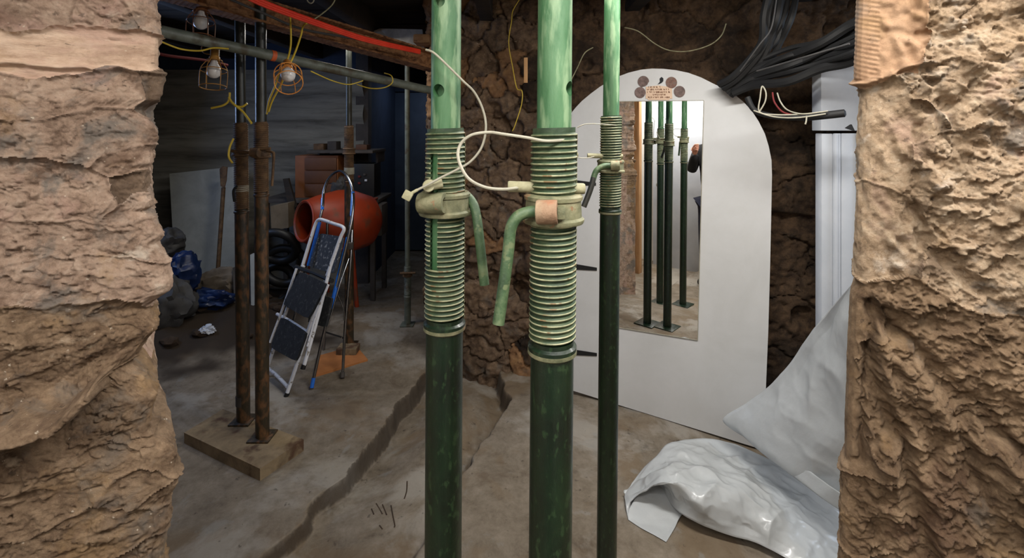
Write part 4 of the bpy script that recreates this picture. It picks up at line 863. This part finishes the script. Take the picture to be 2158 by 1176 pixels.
tube('rear_leg', [L1(696, 562, .03), L1(672, 660, .03), L1(641, 770, .03)], .010, lad_w, lad, 3, 12); tube('foot_cap', [L1(641, 768, .03), L1(638, 778, .03)], .013, blk_pl, lad, 2)
tube('rear_leg', [L1(625, 566, .03), L1(596, 650, .03), L1(569, 722, .03)], .008, lad_w, lad, 3, 12)
tube('hinge_link', [L1(692, 600, .04), L1(668, 660, .04), L1(648, 730, .04)], .007, lad_w, lad, 3)
def tread(Lf, corners, off, t, m_t, rim=None):
    c = Vector((sum(p[0] for p in corners)/4, sum(p[1] for p in corners)/4)); pts = []
    k = len(corners)
    for i in range(k):
        a = Vector(corners[i-1]); b = Vector(corners[i]); cc_ = Vector(corners[(i+1) % k])
        pts += [b.lerp(a, .16), b.lerp(a, .05).lerp(b.lerp(cc_, .05), .5), b.lerp(cc_, .16)]
    W = [Lf(p.x, p.y, off) for p in pts]
    o = prism('tread', W, .014, m_t, t, n1)
    if rim is not None: obj('tread_rim', add_tube(bmesh.new(), [w_+n1*.014 for w_ in W], .0066, 8, True), rim, o)
    return o
tread(L1, [(636, 572), (693, 598), (654, 673), (600, 642)], .035, lad, rubber, lad_w)
tread(L1, [(597, 668), (650, 702), (628, 762), (574, 732)], .02, lad, rubber, lad_w)
bm = bmesh.new(); add_tube(bm, [L1(624, 562, .01), L1(637, 567, .01), L1(662, 575, .01), L1(700, 592, .01)], .013, 8); obj('hinge_bar', bm, blk_pl, lad)
# second ladder
O2 = Vector((-1.146, 2.86, .01)); n2 = n1; v2 = Vector((.14, .30, 1.1)).normalized(); n2 = u1.cross(v2).normalized()
if n2.y > 0: n2 = -n2
L2 = plane_pt(O2, n2)
lad2 = thing('step_ladder', 'chrome step ladder with blue film and speckled tread behind the white one', 'ladder', tuple(O2))
tube('front_frame', [L2(657, 815), L2(682, 705), L2(712, 590), L2(736, 490), L2(744, 440), L2(744, 405), L2(736, 378), L2(722, 362), L2(708, 363), L2(692, 378), L2(682, 405), L2(679, 440), L2(664, 500), L2(640, 590), L2(606, 730)], .0095, chrome, lad2, 5, 12)
for a, b in (((744, 405), (741, 455)), ((733, 500), (697, 650)), ((680, 418), (679, 442)), ((674, 468), (650, 560)), ((661, 796), (657, 817))):
    tube('blue_film', [L2(*a), L2(*b)], .0112, film_b, lad2, 1, 12)
tube('foot_cap', [L2(656, 817), L2(654, 826)], .013, grey_s, lad2, 1)
tread(L2, [(676, 492), (727, 500), (708, 578), (655, 562)], .015, lad2, mat('tread_speckled', [(40, 42, 46), (70, 72, 76)], 60, .7, .4, 120, spots=(150, 148, 142), spot_scale=60, spot_w=.03))
RL = [P(742, 485, 3.16), P(738, 560, 3.1), P(728, 680, 3.05), FL(722, 792, .01)]
tube('rear_leg', RL, .009, chrome, lad2, 4, 12); tube('foot_cap', [FL(722, 785, .03), FL(721, 797, .005)], .014, grey_s, lad2, 1)
tube('rear_leg', [P(690, 470, 3.45), P(688, 600, 3.4), P(684, 700, 3.38), P(682, 742, 3.36)], .009, chrome, lad2, 3, 12)
tube('brace', [P(706, 610, 3.0), P(724, 650, 3.02), P(726, 675, 3.03)], .005, chrome, lad2, 3); tube('brace', [P(735, 545, 3.08), P(716, 600, 3.0), P(690, 690, 2.92)], .005, chrome, lad2, 3)
tube('cross_bar', [P(686, 700, 3.35), P(722, 712, 3.04)], .006, chrome, lad2, 1)
box('hinge', P(738, 518, 3.1), (.03, .03, .04), grey_s, lad2)
tread(L2, [(668, 620), (704, 628), (690, 690), (652, 680)], .015, lad2, rubber)

# ------------------------------------------------------------------ things at the back of the left cellar
bd = thing('white_board', 'large dirty white board leaning on the planked back wall', 'board', tuple(P(430, 600, 4.4)))
prism('board', [P(357, 366, 4.55), P(505, 350, 4.55), P(505, 602, 4.38), P(372, 640, 4.38)], .018, white_board, bd, Vector((0, 1, 0)))
sd_ = thing('long_spade', 'rusty long-handled spade leaning blade up against the white board', 'spade', tuple(P(457, 602, 4.1)))
tube('shaft', [P(457, 602, 4.15), P(464, 500, 4.25), P(471, 395, 4.33)], .017, rust_mid, sd_, 3, 10)
prism('blade', [P(466, 392, 4.32), P(464, 356, 4.36), P(470, 350, 4.36), P(480, 352, 4.36), P(478, 380, 4.34), P(474, 396, 4.32)], .01, rust_mid, sd_, Vector((0, -1, 0)))
prism('tmp', [P(490, 565, 3.9), P(526, 545, 3.95), P(532, 655, 3.85), P(494, 645, 3.8)], .05, grey_s, None, Vector((0, 1, 0))).name = 'slab_grey'
o = bpy.data.objects['slab_grey']; o.name = 'grey_slab'; tag(o, 'dark grey slab standing behind the rusty black prop', 'slab')
tag(prism('pale_slab', [P(527, 537, 3.9), P(542, 535, 3.9), P(542, 642, 3.8), P(529, 645, 3.8)], .05, white_board, None, Vector((0, 1, 0))), 'narrow pale slab seen between the pair of rusty props', 'slab')
def lump(name, c, size, m, label, cat, seed=0, amp=.25, parent=None, group=None):
    bm = bmesh.new(); bmesh.ops.create_icosphere(bm, subdivisions=4, radius=1)
    co = np.array([v.co[:] for v in bm.verts]); nn = ridged(co[:, 0]*1.4+seed, co[:, 1]*1.4, co[:, 2]*1.4, 3)*amp+.1*vnoise(co[:, 0]*5, co[:, 1]*5+seed, co[:, 2]*5)
    for v, k in zip(bm.verts, nn): v.co = Vector((v.co.x*size[0], v.co.y*size[1], v.co.z*size[2]))*(1+k)+Vector(c)
    o = obj(name, bm, m, parent); return tag(o, label, cat, group) if parent is None else o
p = P(383, 590, 3.7); lump('rubbish_bag', (p.x, p.y, .42), (.10, .1, .13), blue_bag, 'blue plastic bag slumped beside the left jamb against the white board', 'bag', 1)
p = P(362, 530, 3.8); lump('rubbish_bag', (p.x-.02, p.y, .62), (.08, .1, .09), grey_bag, 'dark grey bag on top of the blue bag at the left', 'bag', 5)
p = P(360, 640, 3.5); lump('rubbish_bag', (p.x-.05, p.y, .25), (.17, .14, .16), grey_bag, 'dark sack low at the left behind the stone jamb', 'bag', 9)
p = P(445, 635, 3.75); lump('plastic_wrap', (p.x, p.y, fz(p.x, p.y)+.05), (.12, .08, .06), blue_bag, 'crumpled blue plastic on the dirt heap below the white board', 'plastic', 11, .4)
p = P(455, 615, 3.95); lump('rubbish_bag', (p.x+.05, p.y, fz(p.x, p.y)+.10), (.17, .06, .10), mat('sack_tan', [(96, 84, 70), (124, 112, 96)], 9, .9, .3, 40), 'pale tan sack at the foot of the white board', 'bag', 21)
p = P(398, 643, 3.6); box('tmp', (p.x, p.y, fz(p.x, p.y)+.06), (.075, .04, .03), white_p, rot=Matrix.Rotation(R(-8), 3, 'Y')).name = 'debris_block'
tag(bpy.data.objects['debris_block'], 'small white block lying on the dirt heap by the blue plastic', 'block')
p = P(438, 684, 3.4); lump('crumpled_paper', (p.x, p.y, fz(p.x, p.y)+.02), (.035, .03, .025), white_p, 'crumpled white paper on the dark floor below the white board', 'paper', 31, .5)
for i in range(26):
    x, y = random.uniform(-2.9, -1.75), random.uniform(3.2, 4.2)
    s = random.uniform(.02, .05); bm = bmesh.new(); bmesh.ops.create_icosphere(bm, subdivisions=2, radius=1)
    for v in bm.verts: v.co = Vector((v.co.x*s*1.3, v.co.y*s, v.co.z*s*.7))*(1+random.uniform(-.15, .15))+Vector((x, y, fz(x, y)+s*.4))
    tag(obj('rubble_lump', bm, dirt, None, False), 'small brown lump of rubble on the dirt heap in the left cellar', 'rubble', 'rubble lumps on the dirt heap')
# work bench with cabinet
bn = thing('work_bench', 'dark work bench against the back of the left cellar', 'bench', (-1.7, 4.5, 0))
sbox('bench_top', (-2.16, 4.25, .86), (-1.14, 4.72, .89), grey_s, bn, .004)
for x, y in ((-2.12, 4.3), (-1.2, 4.3), (-2.12, 4.68), (-1.2, 4.68)): sbox('leg', (x-.02, y-.02, 0), (x+.02, y+.02, .86), grey_s, bn, .003)
cb = thing('drawer_cabinet', 'brown wooden drawer cabinet standing on the dark work bench', 'cabinet', (-1.72, 4.45, .89))
x0, x1 = P(626, 0, 4.4).x, P(716, 0, 4.4).x
sbox('carcass', (x0, 4.36, .89), (x1, 4.66, 1.26), brown_cab2, cb, .004)
for i in range(3): 
    o = sbox('drawer', (x0+.09, 4.345, .905+i*.115), (x1-.01, 4.37, 1.01+i*.115), brown_cab, cb, .004); sbox('handle', (x0+.19, 4.335, .95+i*.115), (x0+.25, 4.35, .965+i*.115), wood_dark, o, .003)
sh2 = thing('hanging_shelf', 'dark shelf with clutter on the back wall above the cabinet', 'shelf', (-1.5, 4.6, 1.25))
sbox('shelf_board', (P(655, 0, 4.4).x, 4.30, P(0, 322, 4.4).z), (P(792, 0, 4.4).x, 4.75, P(0, 316, 4.4).z), grey_s, sh2, .003)
for x in (660, 785): sbox('bracket', (P(x, 0, 4.4).x, 4.5, P(0, 345, 4.4).z), (P(x, 0, 4.4).x+.02, 4.75, P(0, 322, 4.4).z), grey_s, sh2, .002)
for i, (x, y0, y1, w_, m_, lb) in enumerate([(672, 303, 316, .09, rust_mid, 'low brown box at the left end of the back shelf'), (700, 298, 316, .08, grey_s, 'grey tin in the middle of the back shelf'), (762, 305, 316, .10, brown_cab, 'brown packet at the right end of the back shelf')]):
    c = P(x, 0, 4.45).x; o = box('storage_box', (c, 4.5, (P(0, y0, 4.45).z+P(0, y1, 4.45).z)/2), (w_, .12, P(0, y0, 4.45).z-P(0, y1, 4.45).z), m_); tag(o, lb, 'box')
mo = thing('black_box', 'black equipment box with small red marks on the work bench', 'box', (-1.35, 4.5, .89))
sbox('casing', (P(742, 0, 4.4).x, 4.38, .89), (P(790, 0, 4.4).x, 4.6, P(0, 345, 4.4).z), blk_pl, mo, .006)
for x, y, m_ in ((757, 372, red_d), (768, 368, grey_s), (757, 386, red_d), (771, 380, white_p)): box('mark', P(x, y, 4.372), (.022, .006, .018), m_, mo, bev=.002)
p = P(712, 385, 4.35); lump('cloth_bag', (p.x, 4.40, .97), (.08, .07, .09), grey_bag, 'grey cloth bag on the bench right of the cabinet', 'bag', 41, .15)
p = P(605, 400, 4.3); tag(prism('plank', [P(596, 377, 4.25), P(607, 376, 4.25), P(624, 436, 4.1), P(608, 440, 4.1)], .03, wood_dark, None, Vector((0, 1, 0))), 'dark plank end leaning beside the drawer cabinet', 'plank')
tag(prism('cardboard_box', [P(570, 435, 4.0), P(607, 428, 4.0), P(608, 480, 4.0), P(572, 486, 4.0)], .12, mat('carton', [(96, 84, 66), (124, 110, 90)], 8, .9, .2, 30), None, Vector((0, 1, 0))), 'greyish carton on the clutter between the rusty props and the orange mixer', 'box')
for i, (x, y, rr) in enumerate(((585, 520, .15), (600, 560, .17), (578, 600, .16))):
    c = P(x, y, 4.0+.05*i); bm = bmesh.new(); add_tube(bm, [c+Vector((rr*math.cos(k/28*6.283), .06*math.sin(k/28*6.283)*(i-1), rr*.85*math.sin(k/28*6.283))) for k in range(28)], .035, 10, True)
    tag(obj('hose_coil', bm, blk_pl), 'black rubber hose ring in the clutter, %s of the three left of the white ladder' % ('top', 'middle', 'bottom')[i], 'hose', 'black hose rings in the clutter')
# orange cement mixer
mx_ = thing('cement_mixer', 'orange cement mixer with its drum mouth turned to the left', 'mixer', tuple(P(690, 560, 3.9)))
c = P(640, 466, 3.75); ax = Vector((-.62, -.68, .12)).normalized(); x, y, z = frame(ax); M = Matrix.Translation(c) @ Matrix((x, y, z)).transposed().to_4x4() @ Matrix.Scale(1.22, 4)
obj('drum', add_lathe(bmesh.new(), [(0, -.50), (.10, -.50), (.17, -.44), (.205, -.30), (.20, -.22), (.16, -.08), (.125, 0), (.118, .004), (.112, 0), (.145, -.09), (.18, -.22), (.17, -.38), (0, -.42)], 36, M), orange_d, mx_)
obj('drum_rim', add_tube(bmesh.new(), [M @ Vector((.124*math.cos(k/36*6.283), .124*math.sin(k/36*6.283), 0)) for k in range(36)], .008, 8, True), orange_d, mx_)
b0 = P(706, 450, 4.0)
prism('motor_cover', [P(688, 424, 3.95), P(782, 424, 4.05), P(764, 470, 4.02), P(730, 508, 3.95), P(690, 505, 3.9)], .22, orange_d, mx_, Vector((0, 1, 0)))
for a, b in ((P(655, 490, 3.95), P(640, 625, 3.9)), (P(740, 495, 4.05), P(752, 600, 4.1)), (P(690, 490, 4.2), P(690, 590, 4.4))): tube('leg', [a, Vector((b.x, b.y, fz(b.x, b.y)))], .018, orange_d, mx_, 1)
p = P(785, 455, 4.2); box('tmp', (p.x, 4.3, .72), (.16, .2, .26), grey_s, bev=.01).name = 'tool_case'; tag(bpy.data.objects['tool_case'], 'dark grey case under the bench right of the orange mixer', 'case')

# ------------------------------------------------------------------ hand print scratched in the trench floor
hand = bmesh.new()
for pts in ([(783, 1073), (788, 1085)], [(793, 1062), (806, 1084)], [(806, 1064), (815, 1086)], [(824, 1066), (828, 1088), (832, 1108), (830, 1112)], [(800, 1108), (806, 1116)], [(858, 1015), (857, 1035), (852, 1052)]):
    add_tube(hand, smooth_pts([FL(*q, -.001) for q in pts], 4), .0032, 6)
o = obj('hand_print', hand, dirt); o.parent = floor

# ------------------------------------------------------------------ sole plates under the front pair
z_ = fz(-.04, .76)
# ------------------------------------------------------------------ photographer, seen as a sliver in the mirror
pe = thing('person', 'person in dark jacket and navy trousers holding up a phone, seen at mirror edge', 'person', (-.06, -.36, fz(-.06, -.36)))
def body(name, V, E, Rr, m, parent, root=0, sub=2):
    me = bpy.data.meshes.new(name); me.from_pydata([tuple(v) for v in V], E, []); o = link(name, me, m, None)
    sk = o.modifiers.new('skin', 'SKIN'); sk.use_smooth_shade = True
    for i, v in enumerate(me.skin_vertices[0].data): v.radius = Rr[i] if hasattr(Rr[i], '__len__') else (Rr[i], Rr[i]); v.use_root = (i == root)
    ss = o.modifiers.new('sub', 'SUBSURF'); ss.levels = sub; ss.render_levels = sub
    dg = bpy.context.evaluated_depsgraph_get(); ev = bpy.data.meshes.new_from_object(o.evaluated_get(dg)); bpy.data.objects.remove(o)
    ev.shade_smooth(); ev.transform(parent.matrix_basis.inverted()); ev.materials.clear(); return link(name, ev, m, parent)
g = fz(-.06, -.36); X_ = -.06; Y_ = -.36; H = g
def q(x, y, z): return (X_+x, Y_+y, H+z)
body('body', [q(0, 0, 1.0), q(0, 0, 1.2), q(0, -.02, 1.42), q(0, -.01, 1.52), q(0, .01, 1.60), q(0, .03, 1.70), q(0, .03, 1.80)], [(0, 1), (1, 2), (2, 3), (3, 4), (4, 5), (5, 6)], [(.15, .11), (.14, .10), (.17, .11), (.10, .08), .055, (.075, .09), (.065, .075)], skin, pe)
body('jacket', [q(0, 0, .93), q(0, 0, 1.2), q(0, -.02, 1.42), q(0, -.01, 1.52), q(-.19, 0, 1.46), q(-.24, .08, 1.22), q(-.13, .22, 1.42), q(.19, 0, 1.46), q(.24, .08, 1.22), q(.15, .22, 1.42)],
     [(0, 1), (1, 2), (2, 3), (2, 4), (4, 5), (5, 6), (2, 7), (7, 8), (8, 9)], [(.18, .13), (.165, .125), (.19, .13), (.09, .08), .075, .06, .045, .075, .06, .045], blackcloth, pe)
body('trousers', [q(0, 0, .95), q(-.10, 0, .86), q(-.11, .02, .48), q(-.11, 0, .08), q(.10, 0, .86), q(.11, .02, .48), q(.11, 0, .08)], [(0, 1), (1, 2), (2, 3), (0, 4), (4, 5), (5, 6)], [(.16, .12), .10, .07, .055, .10, .07, .055], navy, pe)
for s in (-1, 1): body('shoe', [q(s*.11, -.05, .045), q(s*.11, .05, .05), q(s*.12, .15, .035)], [(0, 1), (1, 2)], [.05, .048, .038], blk_pl, pe)
for s in (-1, 1):
    hd = [q(s*.135, .22, 1.42), q(s*.12, .265, 1.46), q(s*.115, .28, 1.49)]; Vh = list(hd); Eh = [(0, 1), (1, 2)]; Rh = [.026, (.036, .022), (.036, .02)]
    for k, (dz, ln) in enumerate(((.03, .05), (.012, .056), (-.006, .052), (-.022, .04))):
        b_ = len(Vh); Vh += [q(s*.11, .295, 1.49+dz), q(s*.085, .305, 1.495+dz), q(s*(.085-ln*.5), .298, 1.497+dz)]; Eh += [(2, b_), (b_, b_+1), (b_+1, b_+2)]; Rh += [.010, .009, .008]
    b_ = len(Vh); Vh += [q(s*.10, .265, 1.515), q(s*.085, .262, 1.535)]; Eh += [(1, b_), (b_, b_+1)]; Rh += [.012, .009]
    body('hand', Vh, Eh, Rh, skin, pe, 0, 1)
body('hair', [q(0, -.03, 1.78), q(0, .03, 1.85), q(0, -.05, 1.86), q(0, -.05, 1.70)], [(0, 1), (0, 2), (0, 3)], [.075, .07, .07, .06], hair, pe)
for s in (-1, 1):
    obj('eye', add_lathe(bmesh.new(), [(0, -.012), (.009, -.008), (.012, 0), (.009, .008), (0, .012)], 12, Matrix.Translation(q(s*.032, .115, 1.755))), white_p, pe)
    body('ear', [q(s*.082, .02, 1.73), q(s*.09, .015, 1.76)], [(0, 1)], [.012, .016], skin, pe, 0, 1)
body('nose', [q(0, .115, 1.75), q(0, .135, 1.72)], [(0, 1)], [.01, .014], skin, pe, 0, 1); body('mouth', [q(-.025, .108, 1.685), q(0, .116, 1.683), q(.025, .108, 1.685)], [(0, 1), (1, 2)], [.006, .008, .006], red_d, pe, 0, 1)
phn = box('phone', (X_+0.06, -.05, CZ-.03), (.15, .009, .075), red_ph, bev=.003); tag(phn, 'red-cased phone held up by the person seen in the mirror', 'phone')
